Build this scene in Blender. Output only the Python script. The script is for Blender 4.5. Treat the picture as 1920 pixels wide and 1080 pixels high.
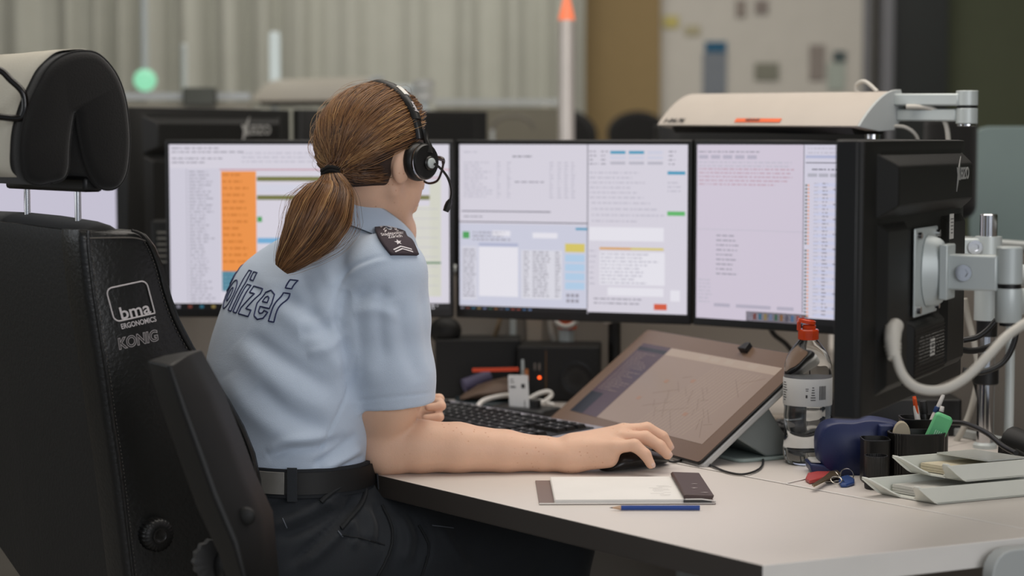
import bpy, math, random
import numpy as np
from mathutils import Matrix, Vector, noise
from mathutils.bvhtree import BVHTree

random.seed(7); RNG = np.random.default_rng(7)
for o in list(bpy.data.objects): bpy.data.objects.remove(o)
SC = bpy.context.scene
COL = SC.collection

# ------------------------------------------------------------------ camera
FPX = 3733.0; CAMZ = 1.26; PITCH = math.atan(278 / FPX)
cam_d = bpy.data.cameras.new('camera'); cam = bpy.data.objects.new('camera', cam_d); COL.objects.link(cam)
cam.location = (0, 0, CAMZ); cam.rotation_euler = (math.pi/2 - PITCH, 0, 0)
cam_d.sensor_width = 36; cam_d.lens = FPX * 36 / 1920; cam_d.clip_start = 0.05; cam_d.clip_end = 60
cam_d.dof.use_dof = True; cam_d.dof.focus_distance = 3.0; cam_d.dof.aperture_fstop = 2.8
SC.camera = cam
# ------------------------------------------------------------------ world and light
wd = bpy.data.worlds.new('world'); SC.world = wd; wd.use_nodes = True
wd.node_tree.nodes['Background'].inputs[0].default_value = (0.80, 0.88, 1.0, 1)
wd.node_tree.nodes['Background'].inputs[1].default_value = 0.40
def area(name, loc, aim, sx, sy, power, col):
    l = bpy.data.lights.new(name, 'AREA'); l.shape = 'RECTANGLE'; l.size = sx; l.size_y = sy
    l.energy = power; l.color = col
    o = bpy.data.objects.new(name, l); COL.objects.link(o); o.location = loc
    o.rotation_euler = (Vector(aim) - Vector(loc)).to_track_quat('-Z', 'Y').to_euler()
    return o
area('ceiling_light_over_desk', (0.3, 3.4, 2.85), (0.3, 3.4, 0), 2.6, 2.0, 44, (1, .93, .85))
area('fill_light_behind', (1.6, -1.6, 2.1), (-0.1, 3.0, 0.9), 2.8, 2.0, 56, (.98, .98, 1))  # unseen area light added behind the camera, brightens desk edge and front
area('fill_light_left', (-3.3, 2.6, 1.9), (0, 3.2, 0.9), 2.2, 1.8, 20, (.90, .95, 1))  # unseen soft area light added at the left, no window there
area('ceiling_light_rear', (0.0, 7.0, 2.85), (0.0, 7.9, 0), 4.5, 1.6, 62, (1, .96, .90))
SC.view_settings.view_transform = 'Standard'; SC.view_settings.look = 'None'
SC.view_settings.gamma = 1.0; SC.view_settings.use_curve_mapping = False
SC.view_settings.exposure = 0.26
SC.cycles.max_bounces = 8; SC.cycles.transmission_bounces = 8; SC.cycles.transparent_max_bounces = 12
SC.cycles.caustics_reflective = False; SC.cycles.caustics_refractive = False

def ray(px, py):
    u = (px - 960) / FPX; v = (540 - py) / FPX
    c, s = math.cos(PITCH), math.sin(PITCH)
    return Vector((u, c + v*s, -s + v*c))
def W(px, py, y):            # the point of a photograph pixel at world depth y
    d = ray(px, py); return Vector((0, 0, CAMZ)) + d * (y / d.y)
def G(px, py, z=0.74):       # the point of a photograph pixel on a level z
    d = ray(px, py); return Vector((0, 0, CAMZ)) + d * ((z - CAMZ) / d.z)
DZ = 0.74

# ------------------------------------------------------------------ materials
MATS = {}
def srgb(c):
    if isinstance(c, str): c = tuple(int(c[i:i+2], 16)/255 for i in (0, 2, 4))
    return tuple((x/12.92 if x <= .04045 else ((x+.055)/1.055)**2.4) for x in c) + (1,)
def mat(name, col, rough=.5, metal=0, spec=.5, noise_s=0, noise_a=0, bump=0, bump_s=200, trans=0, ior=1.45, coat=0, sheen=0, emit=0, sss=0, stretch=None):
    if name in MATS: return MATS[name]
    m = bpy.data.materials.new(name); m.use_nodes = True; nt = m.node_tree; b = nt.nodes['Principled BSDF']
    c = srgb(col); I = b.inputs
    I['Base Color'].default_value = c; I['Roughness'].default_value = rough; I['Metallic'].default_value = metal
    I['Specular IOR Level'].default_value = spec; I['Transmission Weight'].default_value = trans; I['IOR'].default_value = ior
    I['Coat Weight'].default_value = coat; I['Sheen Weight'].default_value = sheen
    if sss:
        I['Subsurface Weight'].default_value = sss; I['Subsurface Radius'].default_value = (.012, .005, .003); I['Subsurface Scale'].default_value = 1
    if emit:
        I['Emission Color'].default_value = c; I['Emission Strength'].default_value = emit
    tc = nt.nodes.new('ShaderNodeTexCoord'); out = tc.outputs['Object']
    if stretch:
        mp = nt.nodes.new('ShaderNodeMapping'); mp.inputs['Scale'].default_value = stretch
        nt.links.new(out, mp.inputs[0]); out = mp.outputs[0]
    n = nt.nodes.new('ShaderNodeTexNoise'); n.inputs['Scale'].default_value = noise_s or 12; n.inputs['Detail'].default_value = 5
    nt.links.new(out, n.inputs['Vector'])
    mx = nt.nodes.new('ShaderNodeMix'); mx.data_type = 'RGBA'
    a = noise_a or .06
    mx.inputs[6].default_value = tuple(x*(1-a) for x in c[:3]) + (1,); mx.inputs[7].default_value = tuple(min(1, x*(1+a)) for x in c[:3]) + (1,)
    nt.links.new(n.outputs['Fac'], mx.inputs[0]); nt.links.new(mx.outputs[2], I['Base Color'])
    if bump:
        n2 = nt.nodes.new('ShaderNodeTexNoise'); n2.inputs['Scale'].default_value = bump_s; n2.inputs['Detail'].default_value = 4
        nt.links.new(out, n2.inputs['Vector'])
        bp = nt.nodes.new('ShaderNodeBump'); bp.inputs['Strength'].default_value = bump; bp.inputs['Distance'].default_value = .002
        nt.links.new(n2.outputs['Fac'], bp.inputs['Height']); nt.links.new(bp.outputs[0], I['Normal'])
    MATS[name] = m; return m
def emis(name, col, s=1.0):
    if name in MATS: return MATS[name]
    m = bpy.data.materials.new(name); m.use_nodes = True; nt = m.node_tree; b = nt.nodes['Principled BSDF']
    b.inputs['Base Color'].default_value = (.01, .01, .01, 1); b.inputs['Roughness'].default_value = .35
    b.inputs['Emission Color'].default_value = srgb(col); b.inputs['Emission Strength'].default_value = s
    MATS[name] = m; return m

# ------------------------------------------------------------------ mesh builder
WM = {}
def frame(o, x, z=(0, 0, 1)):    # matrix with origin o, x axis along x, z near z
    x = Vector(x).normalized(); z = Vector(z); y = z.cross(x).normalized(); z = x.cross(y)
    m = Matrix((x, y, z)).transposed().to_4x4(); m.translation = Vector(o); return m
def T(x, y=None, z=None):
    return Matrix.Translation(Vector(x) if y is None else Vector((x, y, z)))
def R(a, ax='Z'): return Matrix.Rotation(math.radians(a), 4, ax)
class MB:
    def __init__(s): s.v = []; s.f = []; s.m = []; s.cur = 0
    def add(s, vs, fs, M=None):
        b = len(s.v)
        s.v += [tuple(M @ Vector(v)) if M is not None else tuple(v) for v in vs]
        s.f += [tuple(b+i for i in f) for f in fs]; s.m += [s.cur]*len(fs); return s
    def mat(s, i): s.cur = i; return s
    def box(s, size, c=(0, 0, 0), M=None):
        x, y, z = (q/2 for q in size)
        vs = [(c[0]+i*x, c[1]+j*y, c[2]+k*z) for i in (-1, 1) for j in (-1, 1) for k in (-1, 1)]
        return s.add(vs, [(0, 1, 3, 2), (4, 6, 7, 5), (0, 4, 5, 1), (2, 3, 7, 6), (0, 2, 6, 4), (1, 5, 7, 3)], M)
    def rbox(s, size, r, c=(0, 0, 0), M=None, seg=4, top=None):   # box with rounded vertical edges; top bevel
        x, y, z = (q/2 for q in size); r = min(r, x, y)
        pts = []
        for cx, cy, a0 in ((x-r, y-r, 0), (-x+r, y-r, 90), (-x+r, -y+r, 180), (x-r, -y+r, 270)):
            for i in range(seg+1):
                a = math.radians(a0+90*i/seg); pts.append((cx+r*math.cos(a), cy+r*math.sin(a)))
        pts = [(p[0]+c[0], p[1]+c[1]) for p in pts]
        return s.prism(pts, c[2]-z, c[2]+z, M)
    def prism(s, pts, z0, z1, M=None):
        n = len(pts); vs = [(p[0], p[1], z0) for p in pts] + [(p[0], p[1], z1) for p in pts]
        fs = [tuple(range(n-1, -1, -1)), tuple(range(n, 2*n))] + [(i, (i+1) % n, n+(i+1) % n, n+i) for i in range(n)]
        return s.add(vs, fs, M)
    def loft(s, rings, M=None, cap=True, closed=True):
        n = len(rings[0]); vs = [p for r in rings for p in r]; fs = []
        for k in range(len(rings)-1):
            for i in range(n if closed else n-1):
                j = (i+1) % n; fs.append((k*n+i, k*n+j, (k+1)*n+j, (k+1)*n+i))
        if cap: fs += [tuple(range(n-1, -1, -1)), tuple((len(rings)-1)*n+i for i in range(n))]
        return s.add(vs, fs, M)
    def lathe(s, prof, M=None, seg=32, rmod=None):
        rings = []
        for r, z in prof:
            rings.append([(max(r, 1e-5)*(rmod(2*math.pi*i/seg, z) if rmod else 1)*math.cos(2*math.pi*i/seg), max(r, 1e-5)*(rmod(2*math.pi*i/seg, z) if rmod else 1)*math.sin(2*math.pi*i/seg), z) for i in range(seg)])
        return s.loft(rings, M)
    def cyl(s, r, z0, z1, M=None, seg=24, r2=None):
        return s.lathe([(r, z0), (r2 or r, z1)], M, seg)
    def tube(s, pts, r, seg=10, M=None, cap=True, flat=1.0, loop=False):
        P = [Vector(p) for p in pts]; n = len(P)
        rs = r if isinstance(r, (list, tuple)) else [r]*n
        rings = []; up = None
        for i in range(n):
            t = (P[min(i+1, n-1)] - P[max(i-1, 0)]) if not loop else (P[(i+1) % n]-P[i-1])
            t.normalize()
            if up is None:
                up = Vector((0, 0, 1)) if abs(t.z) < .9 else Vector((1, 0, 0))
            a = (up - t*up.dot(t)).normalized(); b = t.cross(a); up = a
            rings.append([tuple(P[i] + a*math.cos(2*math.pi*k/seg)*rs[i]*flat + b*math.sin(2*math.pi*k/seg)*rs[i]) for k in range(seg)])
        if loop: rings.append(rings[0])
        return s.loft(rings, M, cap=cap and not loop)
    def sph(s, r, c=(0, 0, 0), M=None, seg=20, sc=(1, 1, 1)):
        n = seg//2
        rings = [[(c[0]+sc[0]*r*math.sin(math.pi*k/n+1e-4)*math.cos(2*math.pi*i/seg), c[1]+sc[1]*r*math.sin(math.pi*k/n+1e-4)*math.sin(2*math.pi*i/seg), c[2]-sc[2]*r*math.cos(math.pi*k/n)) for i in range(seg)] for k in range(n+1)]
        return s.loft(rings, M)
    def quad(s, x0, y0, x1, y1, z=0, M=None):
        return s.add([(x0, y0, z), (x1, y0, z), (x1, y1, z), (x0, y1, z)], [(0, 1, 2, 3)], M)
    def build(s, name, mats, parent=None, smooth=True, bevel=0, seg=2, base=None, sharp=35, sub=0):
        me = bpy.data.meshes.new(name)
        V = [Vector(v) for v in s.v]
        if parent is not None: X = WM[parent.name]
        else:
            if base is None:
                xs = [v.x for v in V]; ys = [v.y for v in V]; zs = [v.z for v in V]
                base = ((min(xs)+max(xs))/2, (min(ys)+max(ys))/2, min(zs))
            X = Matrix.Translation(Vector(base))
        Xi = X.inverted(); V = [tuple(Xi @ v) for v in V]
        me.from_pydata(V, [], s.f)
        mats = mats if isinstance(mats, (list, tuple)) else [mats]
        for m in mats: me.materials.append(m)
        if len(mats) > 1: me.polygons.foreach_set('material_index', s.m)
        me.update()
        if smooth:
            me.polygons.foreach_set('use_smooth', [True]*len(me.polygons))
            me.set_sharp_from_angle(angle=math.radians(sharp))
        o = bpy.data.objects.new(name, me); COL.objects.link(o); WM[o.name] = X
        if parent is not None: o.parent = parent
        else: o.location = X.translation
        if bevel:
            b = o.modifiers.new('bevel', 'BEVEL'); b.width = bevel; b.segments = seg; b.limit_method = 'ANGLE'; b.angle_limit = math.radians(38); b.harden_normals = False
        if sub:
            b = o.modifiers.new('sub', 'SUBSURF'); b.levels = sub; b.render_levels = sub
        return o
def spline(pts, n=8, closed=False):       # catmull-rom
    P = [Vector(p) for p in pts]; N = len(P); out = []
    rng = range(N if closed else N-1)
    for i in rng:
        if closed: a, b, c, d = P[i-1], P[i], P[(i+1) % N], P[(i+2) % N]
        else: a, b, c, d = P[max(i-1, 0)], P[i], P[i+1], P[min(i+2, N-1)]
        for k in range(n):
            t = k/n; out.append(.5*((2*b) + (c-a)*t + (2*a-5*b+4*c-d)*t*t + (3*b-a-3*c+d)*t**3))
    if not closed: out.append(P[-1])
    return out
def tag(o, label=None, cat=None, group=None, kind=None):
    if label: o['label'] = label
    if cat: o['category'] = cat
    if group: o['group'] = group
    if kind: o['kind'] = kind
    return o
def thing(name, label, cat, loc=(0, 0, 0), rz=0, group=None):
    o = bpy.data.objects.new(name, None); COL.objects.link(o); o.location = loc; o.rotation_euler = (0, 0, rz)
    o.empty_display_size = .05
    WM[o.name] = Matrix.Translation(Vector(loc)) @ Matrix.Rotation(rz, 4, 'Z')
    return tag(o, label, cat, group)
def copy_tree(o, parent=None):
    c = o.copy(); COL.objects.link(c); WM[c.name] = WM[o.name]
    if parent is not None: c.parent = parent; c.matrix_parent_inverse = Matrix()
    for ch in [x for x in bpy.data.objects if x.parent == o]: copy_tree(ch, c)
    return c
def text_mesh(txt, size=1, align='LEFT', shear=0, bold=0, outline=0, space=1.0, extrude=0):
    cu = bpy.data.curves.new('t', 'FONT'); cu.body = txt; cu.size = size; cu.align_x = align; cu.shear = shear
    cu.offset = bold; cu.space_character = space; cu.extrude = extrude; cu.resolution_u = 4
    if outline: cu.fill_mode = 'NONE'; cu.bevel_depth = outline; cu.bevel_resolution = 1
    to = bpy.data.objects.new('t', cu); COL.objects.link(to)
    dg = bpy.context.evaluated_depsgraph_get(); ev = to.evaluated_get(dg); me = bpy.data.meshes.new_from_object(ev)
    V = [tuple(v.co) for v in me.vertices]; Fc = [tuple(p.vertices) for p in me.polygons]
    bpy.data.objects.remove(to); bpy.data.curves.remove(cu); bpy.data.meshes.remove(me)
    return V, Fc
# ------------------------------------------------------------------ room shell
def struct(name, mb, m, **k):
    o = mb.build(name, m, **k); o['kind'] = 'structure'; return o
M_floor = mat('floor_vinyl', '8b8680', .55, noise_s=30, noise_a=.08)
M_ceil = mat('ceiling_paint', 'c9c6c0', .9)
M_wall = mat('wall_paint', 'a5a194', .85, bump=.1)
M_ochre = mat('wall_ochre', '8a7550', .85)
M_green = mat('wall_green', '4e523f', .9)
struct('floor', MB().box((9, 13.4, .1), (0, 4.3, -.05)), M_floor, smooth=False)
struct('ceiling', MB().box((9, 13.4, .1), (0, 4.3, 3.05)), M_ceil, smooth=False)
struct('wall_left', MB().box((.1, 13.4, 3), (-4.45, 4.3, 1.5)), M_wall, smooth=False)
struct('wall_right', MB().box((.1, 13.4, 3), (4.45, 4.3, 1.5)), M_green, smooth=False)
struct('wall_back', MB().box((4.35, .1, 3), (-2.225, 9.65, 1.5)), M_wall, smooth=False)
# right part of the back: ochre column, white board wall, dark door, olive wall
struct('wall_column', MB().box((.36, .5, 3), (.483, 9.2, 1.5)), M_ochre, smooth=False)
struct('wall_pinboard', MB().box((1.05, .14, 3), (1.16, 9.12, 1.5)), mat('wall_behind_board', '8d897e', .9), smooth=False)
struct('wall_olive', MB().box((2.46, .14, 3), (3.18, 9.1, 1.5)), M_green, smooth=False)
struct('trim_1', MB().box((.05, .2, 3), (1.665, 8.97, 1.5)), mat('trim_grey', '6f6f72', .5), smooth=False)
struct('door_1', MB().box((.25, .06, 2.98), (1.82, 8.97, 1.49)), mat('dark_door', '161a16', .5), smooth=False)
# pleated curtain across the back
def curtain(name, x0, x1, y, label, seed):
    rr = random.Random(seed); n = int((x1-x0)/.006); xs = []; ys = []; ph = 0
    for i in range(n+1):
        x = x0 + (x1-x0)*i/n
        ph += .006*2*math.pi/(.20+.07*math.sin(x*3.1+seed)+.05*math.sin(x*8))
        xs.append(x); ys.append(y + .060*math.sin(ph)*(0.75+.35*math.sin(x*3.3)) + .012*math.sin(2.1*ph))
    rings = [[(xs[i] + .01*math.sin(xs[i]*9+z), ys[i], z) for i in range(n+1)] for z in (.05, .8, 1.6, 2.9)]
    mb = MB().loft(rings, cap=False, closed=False)
    o = mb.build(name, mat('curtain_fabric', 'b3b3a8', .9, sheen=.2, bump=.15, bump_s=300), sharp=180)
    s = o.modifiers.new('s', 'SOLIDIFY'); s.thickness = .004
    return tag(o, label, 'curtain')
curtain('curtain', -2.6, .33, 8.75, 'long pleated beige grey curtain hanging across the back of the room', 3)
# white board with paper notes
wb = thing('whiteboard', 'large blurred white notice board hanging on the wall behind the lamp', 'notice board', (1.14, 8.99, 1.0))
MB().box((.92, .03, 1.5), (1.125, 9.01, 1.7)).build('board_surface', mat('board_white', 'bdb8ae', .6), wb, bevel=.004)
MB().box((.03, .05, 1.5), (1.59, 8.99, 1.7)).build('frame', mat('trim_grey', '6f6f72', .5), wb, bevel=.003)
def paper(px0, py0, px1, py1, col, label):
    a = W(px0, py0, 8.985); b = W(px1, py1, 8.985)
    mb = MB().box((b.x-a.x, .004, a.z-b.z), ((a.x+b.x)/2, 8.985, (a.z+b.z)/2))
    tag(mb.build('paper_note', mat('paper_'+col, col, .9), smooth=False), label, 'paper', 'notes pinned on the white board')
paper(1322, 78, 1362, 98, '2c5a76', 'small blue header sheet pinned on the white board above a grey sheet')
paper(1318, 99, 1362, 178, '777c82', 'grey blue printed sheet on the white board directly under the blue sheet')
paper(1244, 30, 1272, 52, 'b9ad6b', 'small yellow sticky note near the left edge of the white board')
paper(1284, 48, 1312, 66, 'a9a184', 'pale yellowish note right of the yellow note on the board')
paper(1380, 0, 1398, 32, '8a8078', 'narrow brownish strip at top centre of the white board')
paper(1416, 0, 1440, 26, '857b75', 'short brownish slip at the top of the board right of the narrow strip')
paper(1415, 118, 1460, 150, '7d7c6f', 'olive grey picture low in the middle of the white board')
paper(1518, 84, 1546, 150, '8a817a', 'tall brown grey slip on the right half of the board')
paper(1562, 96, 1586, 116, '4b5656', 'small dark square note at the right side of the board')
paper(1552, 118, 1584, 170, 'a3aaa0', 'pale green sheet hanging below the small dark square note')
# ------------------------------------------------------------------ desks and partitions
M_top = mat('desk_laminate', 'd2cbc4', .38, spec=.45, noise_s=60, noise_a=.015)
M_edge = mat('desk_edge_dark', '3b3632', .5)
M_edgel = mat('desk_edge_light', 'e8e4de', .45)
M_gm = mat('grey_lacquer', 'b2b6b5', .4)
M_fab = mat('partition_fabric', '8c857d', .95, noise_s=500, noise_a=.16, bump=.5, bump_s=600)
M_blk = mat('black_plastic', '101010', .45, noise_s=60)
M_blk2 = mat('black_matt_plastic', '151514', .6, bump=.15, bump_s=900)
M_chrome = mat('chrome', 'c9c9cb', .12, metal=1)
M_alu = mat('silver_paint', 'bec5c4', .38, metal=.15)
C1 = G(1430, 1060); C1.z = 0
fe = Vector((-.616, .788, 0))            # along the front edge, away from the camera
inn = Vector((.788, .616, 0))            # from the front edge into the desk
re_ = Vector((.904, .427, 0))
def slab(mb, pts, z0, z1, sides=None):   # material 0 top/bottom, per-side material
    n = len(pts); b = len(mb.v)
    mb.v += [(p[0], p[1], z0) for p in pts] + [(p[0], p[1], z1) for p in pts]
    mb.f += [tuple(b+i for i in range(n-1, -1, -1)), tuple(b+n+i for i in range(n))]; mb.m += [0, 0]
    for i in range(n):
        mb.f.append((b+i, b+(i+1) % n, b+n+(i+1) % n, b+n+i)); mb.m.append((sides or {}).get(i, 0))
    return mb
S1 = C1 + re_*.449
desk = thing('desk', 'light grey laminate desk with a dark front edge where the officer sits', 'desk', (C1.x, C1.y, 0))
p1 = [C1, S1, S1+fe*1.5, C1+fe*1.5]
mb = slab(MB(), [(p.x, p.y) for p in p1], DZ-.034, DZ, {3: 1, 0: 2})
mb.build('desk_top', [M_top, M_edge, M_edgel], desk, smooth=False, bevel=.0015)
def leg_frame(c, name='leg'):
    MB().box((.06, .06, DZ-.06), (c.x, c.y, (DZ-.06)/2+.01)).build(name, M_gm, desk, bevel=.004)
for a, b in ((.22, .34), (1.3, .34)): leg_frame(C1 + fe*a + inn*b)
MB().box((1.1, .03, .08), M=frame(C1+fe*.76+inn*.34+Vector((0, 0, DZ-.075)), fe)).build('rail', M_gm, desk, bevel=.003)
# rear desk surface
Sm = G(1472, 907); Sm.z = 0
g = inn*.003
dk2 = thing('desk', 'light grey rear desk surface carrying the monitors and the black keyboard', 'desk', (.2, 3.9, 0))
q = [Sm+g, Vector((Sm.x+.55*.75, Sm.y+.62*.75, 0))-inn*0, Vector((.62, 4.08, 0)), Vector((-.95, 4.08, 0)), S1+fe*1.5+g]
slab(MB(), [(p.x, p.y) for p in q], DZ-.034, DZ).build('desk_top', M_top, dk2, smooth=False, bevel=.0015)
for x, y in ((.35, 3.8), (-.6, 3.95)):
    MB().box((.06, .06, DZ-.05), (x, y, (DZ-.05)/2+.01)).build('leg', M_gm, dk2, bevel=.004)
dk3 = thing('desk', 'light grey side desk carrying the letter trays, the keys and the black pen pots', 'desk', (.75, 2.95, 0))
e1 = Vector((.664, .748, 0)); g2 = Vector((.748, -.664, 0))*.003
q = [Sm+g+g2, Sm+g2+Vector((.55*.75, .62*.75, 0)), Vector((.97, 3.35, 0)), Vector((1.13, 2.92, 0)), S1+re_*.38, S1+g]
slab(MB(), [(p.x, p.y) for p in q], DZ-.034, DZ).build('desk_top', M_top, dk3, smooth=False, bevel=.0015)
MB().box((.06, .06, DZ-.05), (.95, 3.0, (DZ-.05)/2+.01)).build('leg', M_gm, dk3, bevel=.004)
# grey side panel in the right bottom corner
gp = G(1832, 1016, DZ-.002)
mb = MB(); outl = [(0, 0)] + [(0, .66)] + [(.03*(1-math.cos(t*math.pi/8)), .66+.03*math.sin(t*math.pi/8)) for t in range(1, 5)] + [(.55, .69), (.55, 0)]
mb.prism(outl, 0, .022, Matrix(((re_.x, 0, re_.y, gp.x), (re_.y, 0, -re_.x, gp.y-.03), (0, 1, 0, .045), (0, 0, 0, 1))))
tag(mb.build('side_panel', M_gm, bevel=.002), 'rounded light grey panel at the right end of the front desk edge', 'panel')
for dd, pa, pb_, w_ in ((dk3, Sm, S1, .0035), (dk2, Sm, Sm-inn*0+fe*.5, .0035), (dk3, Sm, Sm+Vector((.55*.5, .62*.5, 0)), .002)):
    MB().box(((pb_-pa).length, w_, .0006), (0, 0, 0), frame((pa+pb_)/2+Vector((0, 0, DZ+.0004)), pb_-pa)).build('edge_strip', mat('edge_pale', 'e3dfda', .5), dd, smooth=False)
# partitions
def partition(name, a, b, h, label, z0=.30, th=.04):
    a = Vector(a+(0,)); b = Vector(b+(0,)); L = (b-a).length
    t = thing(name, label, 'partition', tuple((a+b)/2), 0)
    M = frame((a+b)/2, b-a)
    MB().box((L, th, h-z0), (0, 0, (h+z0)/2), M).build('fabric_panel', M_fab, t, bevel=.004)
    MB().box((L, th+.006, .014), (0, 0, h+.007), M).build('top_rail', M_gm, t, bevel=.003)
    for s in (-1, 1): MB().box((.03, th, z0), (s*(L/2-.1), 0, z0/2), M).build('foot', M_gm, t, bevel=.002)
    return t
partition('partition', (-.72, 4.14), (.66, 4.14), .985, 'grey brown fabric partition standing behind the row of monitors')
partition('partition', (1.02, 3.42), (1.30, 2.60), 1.10, 'short grey fabric partition at the far right behind the chrome pole', th=.03)
partition('partition', (.72, 4.12), (1.0, 3.48), 1.06, 'grey fabric partition corner piece behind the right monitor')
mb = MB().rbox((.9, .285, .012), .04, M=T(W(1818, 353, 4.6)+Vector((.45, 0, .0))) @ R(90, 'X'))
tag(mb.build('glass_screen', mat('frosted_glass', '6f7f7c', .35, spec=.4), bevel=.003), 'greenish frosted glass screen standing behind the right partition', 'screen')
MB().box((.04, .02, 1.1), (W(1835, 400, 4.6).x+.45, 4.62, .55)).build('post', M_gm, bpy.data.objects['glass_screen'])
# ------------------------------------------------------------------ monitors
M_bez = mat('monitor_black', '121212', .42, bump=.1, bump_s=1200)
M_bez2 = mat('monitor_rear_black', '151514', .55, bump=.12, bump_s=1200)
M_scr = emis('screen_white', 'cdc9d4', .88)
UI = {}
def ui(col, s=.88):
    k = 'ui_'+col+('_%d' % int(s*100)); UI[k] = emis(k, col, s); return UI[k]
class Screen:
    """draws windows, bars and text lines on a panel; units are 0..100 across and 0..62 down"""
    def __init__(s, w, h): s.mb = MB(); s.w = w; s.h = h; s.mats = []; s.z = 0
    def r(s, x0, y0, x1, y1, m, z=1):
        if m not in s.mats: s.mats.append(m)
        s.mb.mat(s.mats.index(m)); w, h = s.w, s.h
        s.mb.quad(-w/2+w*x0/100, h/2-h*y1/62, -w/2+w*x1/100, h/2-h*y0/62, .00012*z); return s
    def lines(s, x0, y0, x1, y1, step, m, fill=.5, th=.45, rag=.6, z=3, seed=1):
        rr = random.Random(seed); y = y0
        while y < y1:
            x = x0; end = x0 + (x1-x0)*(1-rag*rr.random())
            while x < end:
                l = .5+2.2*rr.random(); s.r(x, y, min(x+l, end), y+th, m, z); x += l+.35+.5*rr.random()
            y += step
        return s
def monitor(name, a, b, label, ztop=1.26, H=.345, paint=None, rear=True, tilt=0, stand=True, chin=None):
    """a = left end of the front (seen from the front), b = right end"""
    a = Vector((a[0], a[1], 0)); b = Vector((b[0], b[1], 0)); L = (b-a).length; c = (a+b)/2
    t = thing(name, label, 'monitor', (c.x, c.y, DZ if stand else ztop-H), 0)
    # local frame: x along a->b, y up, z out of the screen
    x = (b-a).normalized(); z = x.cross(Vector((0, 0, 1)))
    M = Matrix(((x.x, 0, z.x, c.x), (x.y, 0, z.y, c.y), (x.z, 1, z.z, ztop-H/2), (0, 0, 0, 1))) @ R(tilt, 'X')
    MB().box((L, H, .030), (0, 0, -.015), M).build('bezel', M_bez, t, bevel=.003)
    # rear shell: stepped
    l, h = L/2, H/2
    def rr(x0, y0, x1, y1, z): return [(x0, y0, z), (x1, y0, z), (x1, y1, z), (x0, y1, z)]
    mb = MB().loft([rr(-l, -h, l, h, -.026), rr(-l+.001, -h+.001, l-.001, h-.001, -.036), rr(-l+.05, -h+.03, l-.05, h-.012, -.043), rr(-l+.055, -h+.035, l-.055, h-.016, -.044)][::-1], M)
    rs = mb.build('rear_shell', M_bez2, t, bevel=.003)
    sw, sh = L-.016, H-.024
    S = Screen(sw, sh); S.r(0, 0, 100, 62, M_scr, 0)
    if paint: paint(S)
    Ms = M @ T(0, .003, .0006)
    S.mb.v = [tuple(Ms @ Vector(v)) for v in S.mb.v]
    S.mb.build('screen', S.mats, t, smooth=False)
    if stand:      # slim arm and post behind the panel
        pb_ = c - z*.285
        MB().box((.09, .09, .02), (0, 0, -.052), M).build('mount', M_blk, t, bevel=.004)
        MB().box((.04, .035, .24), (0, 0, -.165), M).build('support_bar', M_blk, t, bevel=.004)
        MB().cyl(.013, DZ, ztop-H/2+.04, T(pb_.x, pb_.y, 0)).build('stand_neck', M_blk, t)
        MB().lathe([(.026, DZ), (.026, DZ+.008), (.015, DZ+.014)], T(pb_.x, pb_.y, 0)).build('stand_foot', M_blk, t)
    return t, M, L, H
TXT = ui('8f8c98'); TXD = ui('6a6874'); LIN = ui('b3b0bd'); WHT = ui('dcdae2'); PAL = ui('c3c4d4'); BLK = ui('0c0d10', .5); GRN = ui('4d9a58')
ORA = ui('e38d45'); ORD = ui('c4742f'); OLV = ui('6f7040'); TEA = ui('4c7d92'); BLU = ui('6fa5cc'); CY = ui('4a93b3'); YEL = ui('cdbd62'); LB = ui('a9c3dc'); RED = ui('c9573c'); PNK = ui('bb7f8c'); CRM = ui('c8c8bc')
TBC = [ui(c, .6) for c in ('8b8896', '7a3d33', '2f6d85', '93804a', '6f7fa3', '33604a', '8f6236', '555361', '4a6f96', '96443b', '96443b', '3f6c99', '6f86b0')]
def taskbar(S, y0, y1, x0, x1, n, sx, step):
    S.r(x0, y0, x1, y1, BLK, 1)
    cols = [WHT, RED, CY, YEL, LB, GRN, ORA, TXT, BLU, RED, RED, BLU, LB]
    for i in range(n): S.r(sx+i*step, y0+.6, sx+i*step+min(1.4, step*.5), y1-.6, TBC[i % 13], 2)
def paint1(S):
    S.lines(1, 1.2, 40, 3, 1.4, TXT, seed=2).lines(1, 5, 22, 7.5, 1.5, TXT, seed=3).lines(26, 3, 60, 7, 1.6, LIN, seed=4)
    S.r(0, 9, 18, 59, ui('c6c3d0'), 1)
    S.r(6, 9, 6.3, 59, LIN, 2); S.lines(7, 10, 16, 59, 1.25, TXT, rag=.45, th=.35, seed=5)
    S.r(18, 9.2, 100, 9.6, PNK, 2)
    S.r(18.5, 10, 31, 47.5, ORA, 2); S.lines(19, 11, 29, 46, 2.5, ORD, th=.7, rag=.4, seed=6)
    S.r(18.5, 47.5, 31, 55, TEA, 2); S.lines(19, 48, 29, 55, 1.5, ui('6f98a6'), seed=7)
    for y in (12, 19): S.r(31.3, y, 93, y+1.7, OLV, 2)
    S.r(31.3, 15, 93, 18, ui('c9c9d6'), 1); S.r(93, 10, 97, 57, CRM, 1); S.r(70, 23, 94, 57, ui('cccbc3'), 1)
    S.r(31.3, 35, 40, 37, BLU, 2); S.r(31.3, 27, 33, 29, GRN, 2); S.r(80, 44, 97, 44.7, ui('587e62'), 2)
    for k in range(9): S.r(70, 24+k*3.6, 96, 24.2+k*3.6, LIN, 2)
    taskbar(S, 59.6, 62, 0, 100, 5, 2, 4.2); S.lines(88, 60.2, 97, 61.5, 1, WHT, seed=8)
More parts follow.
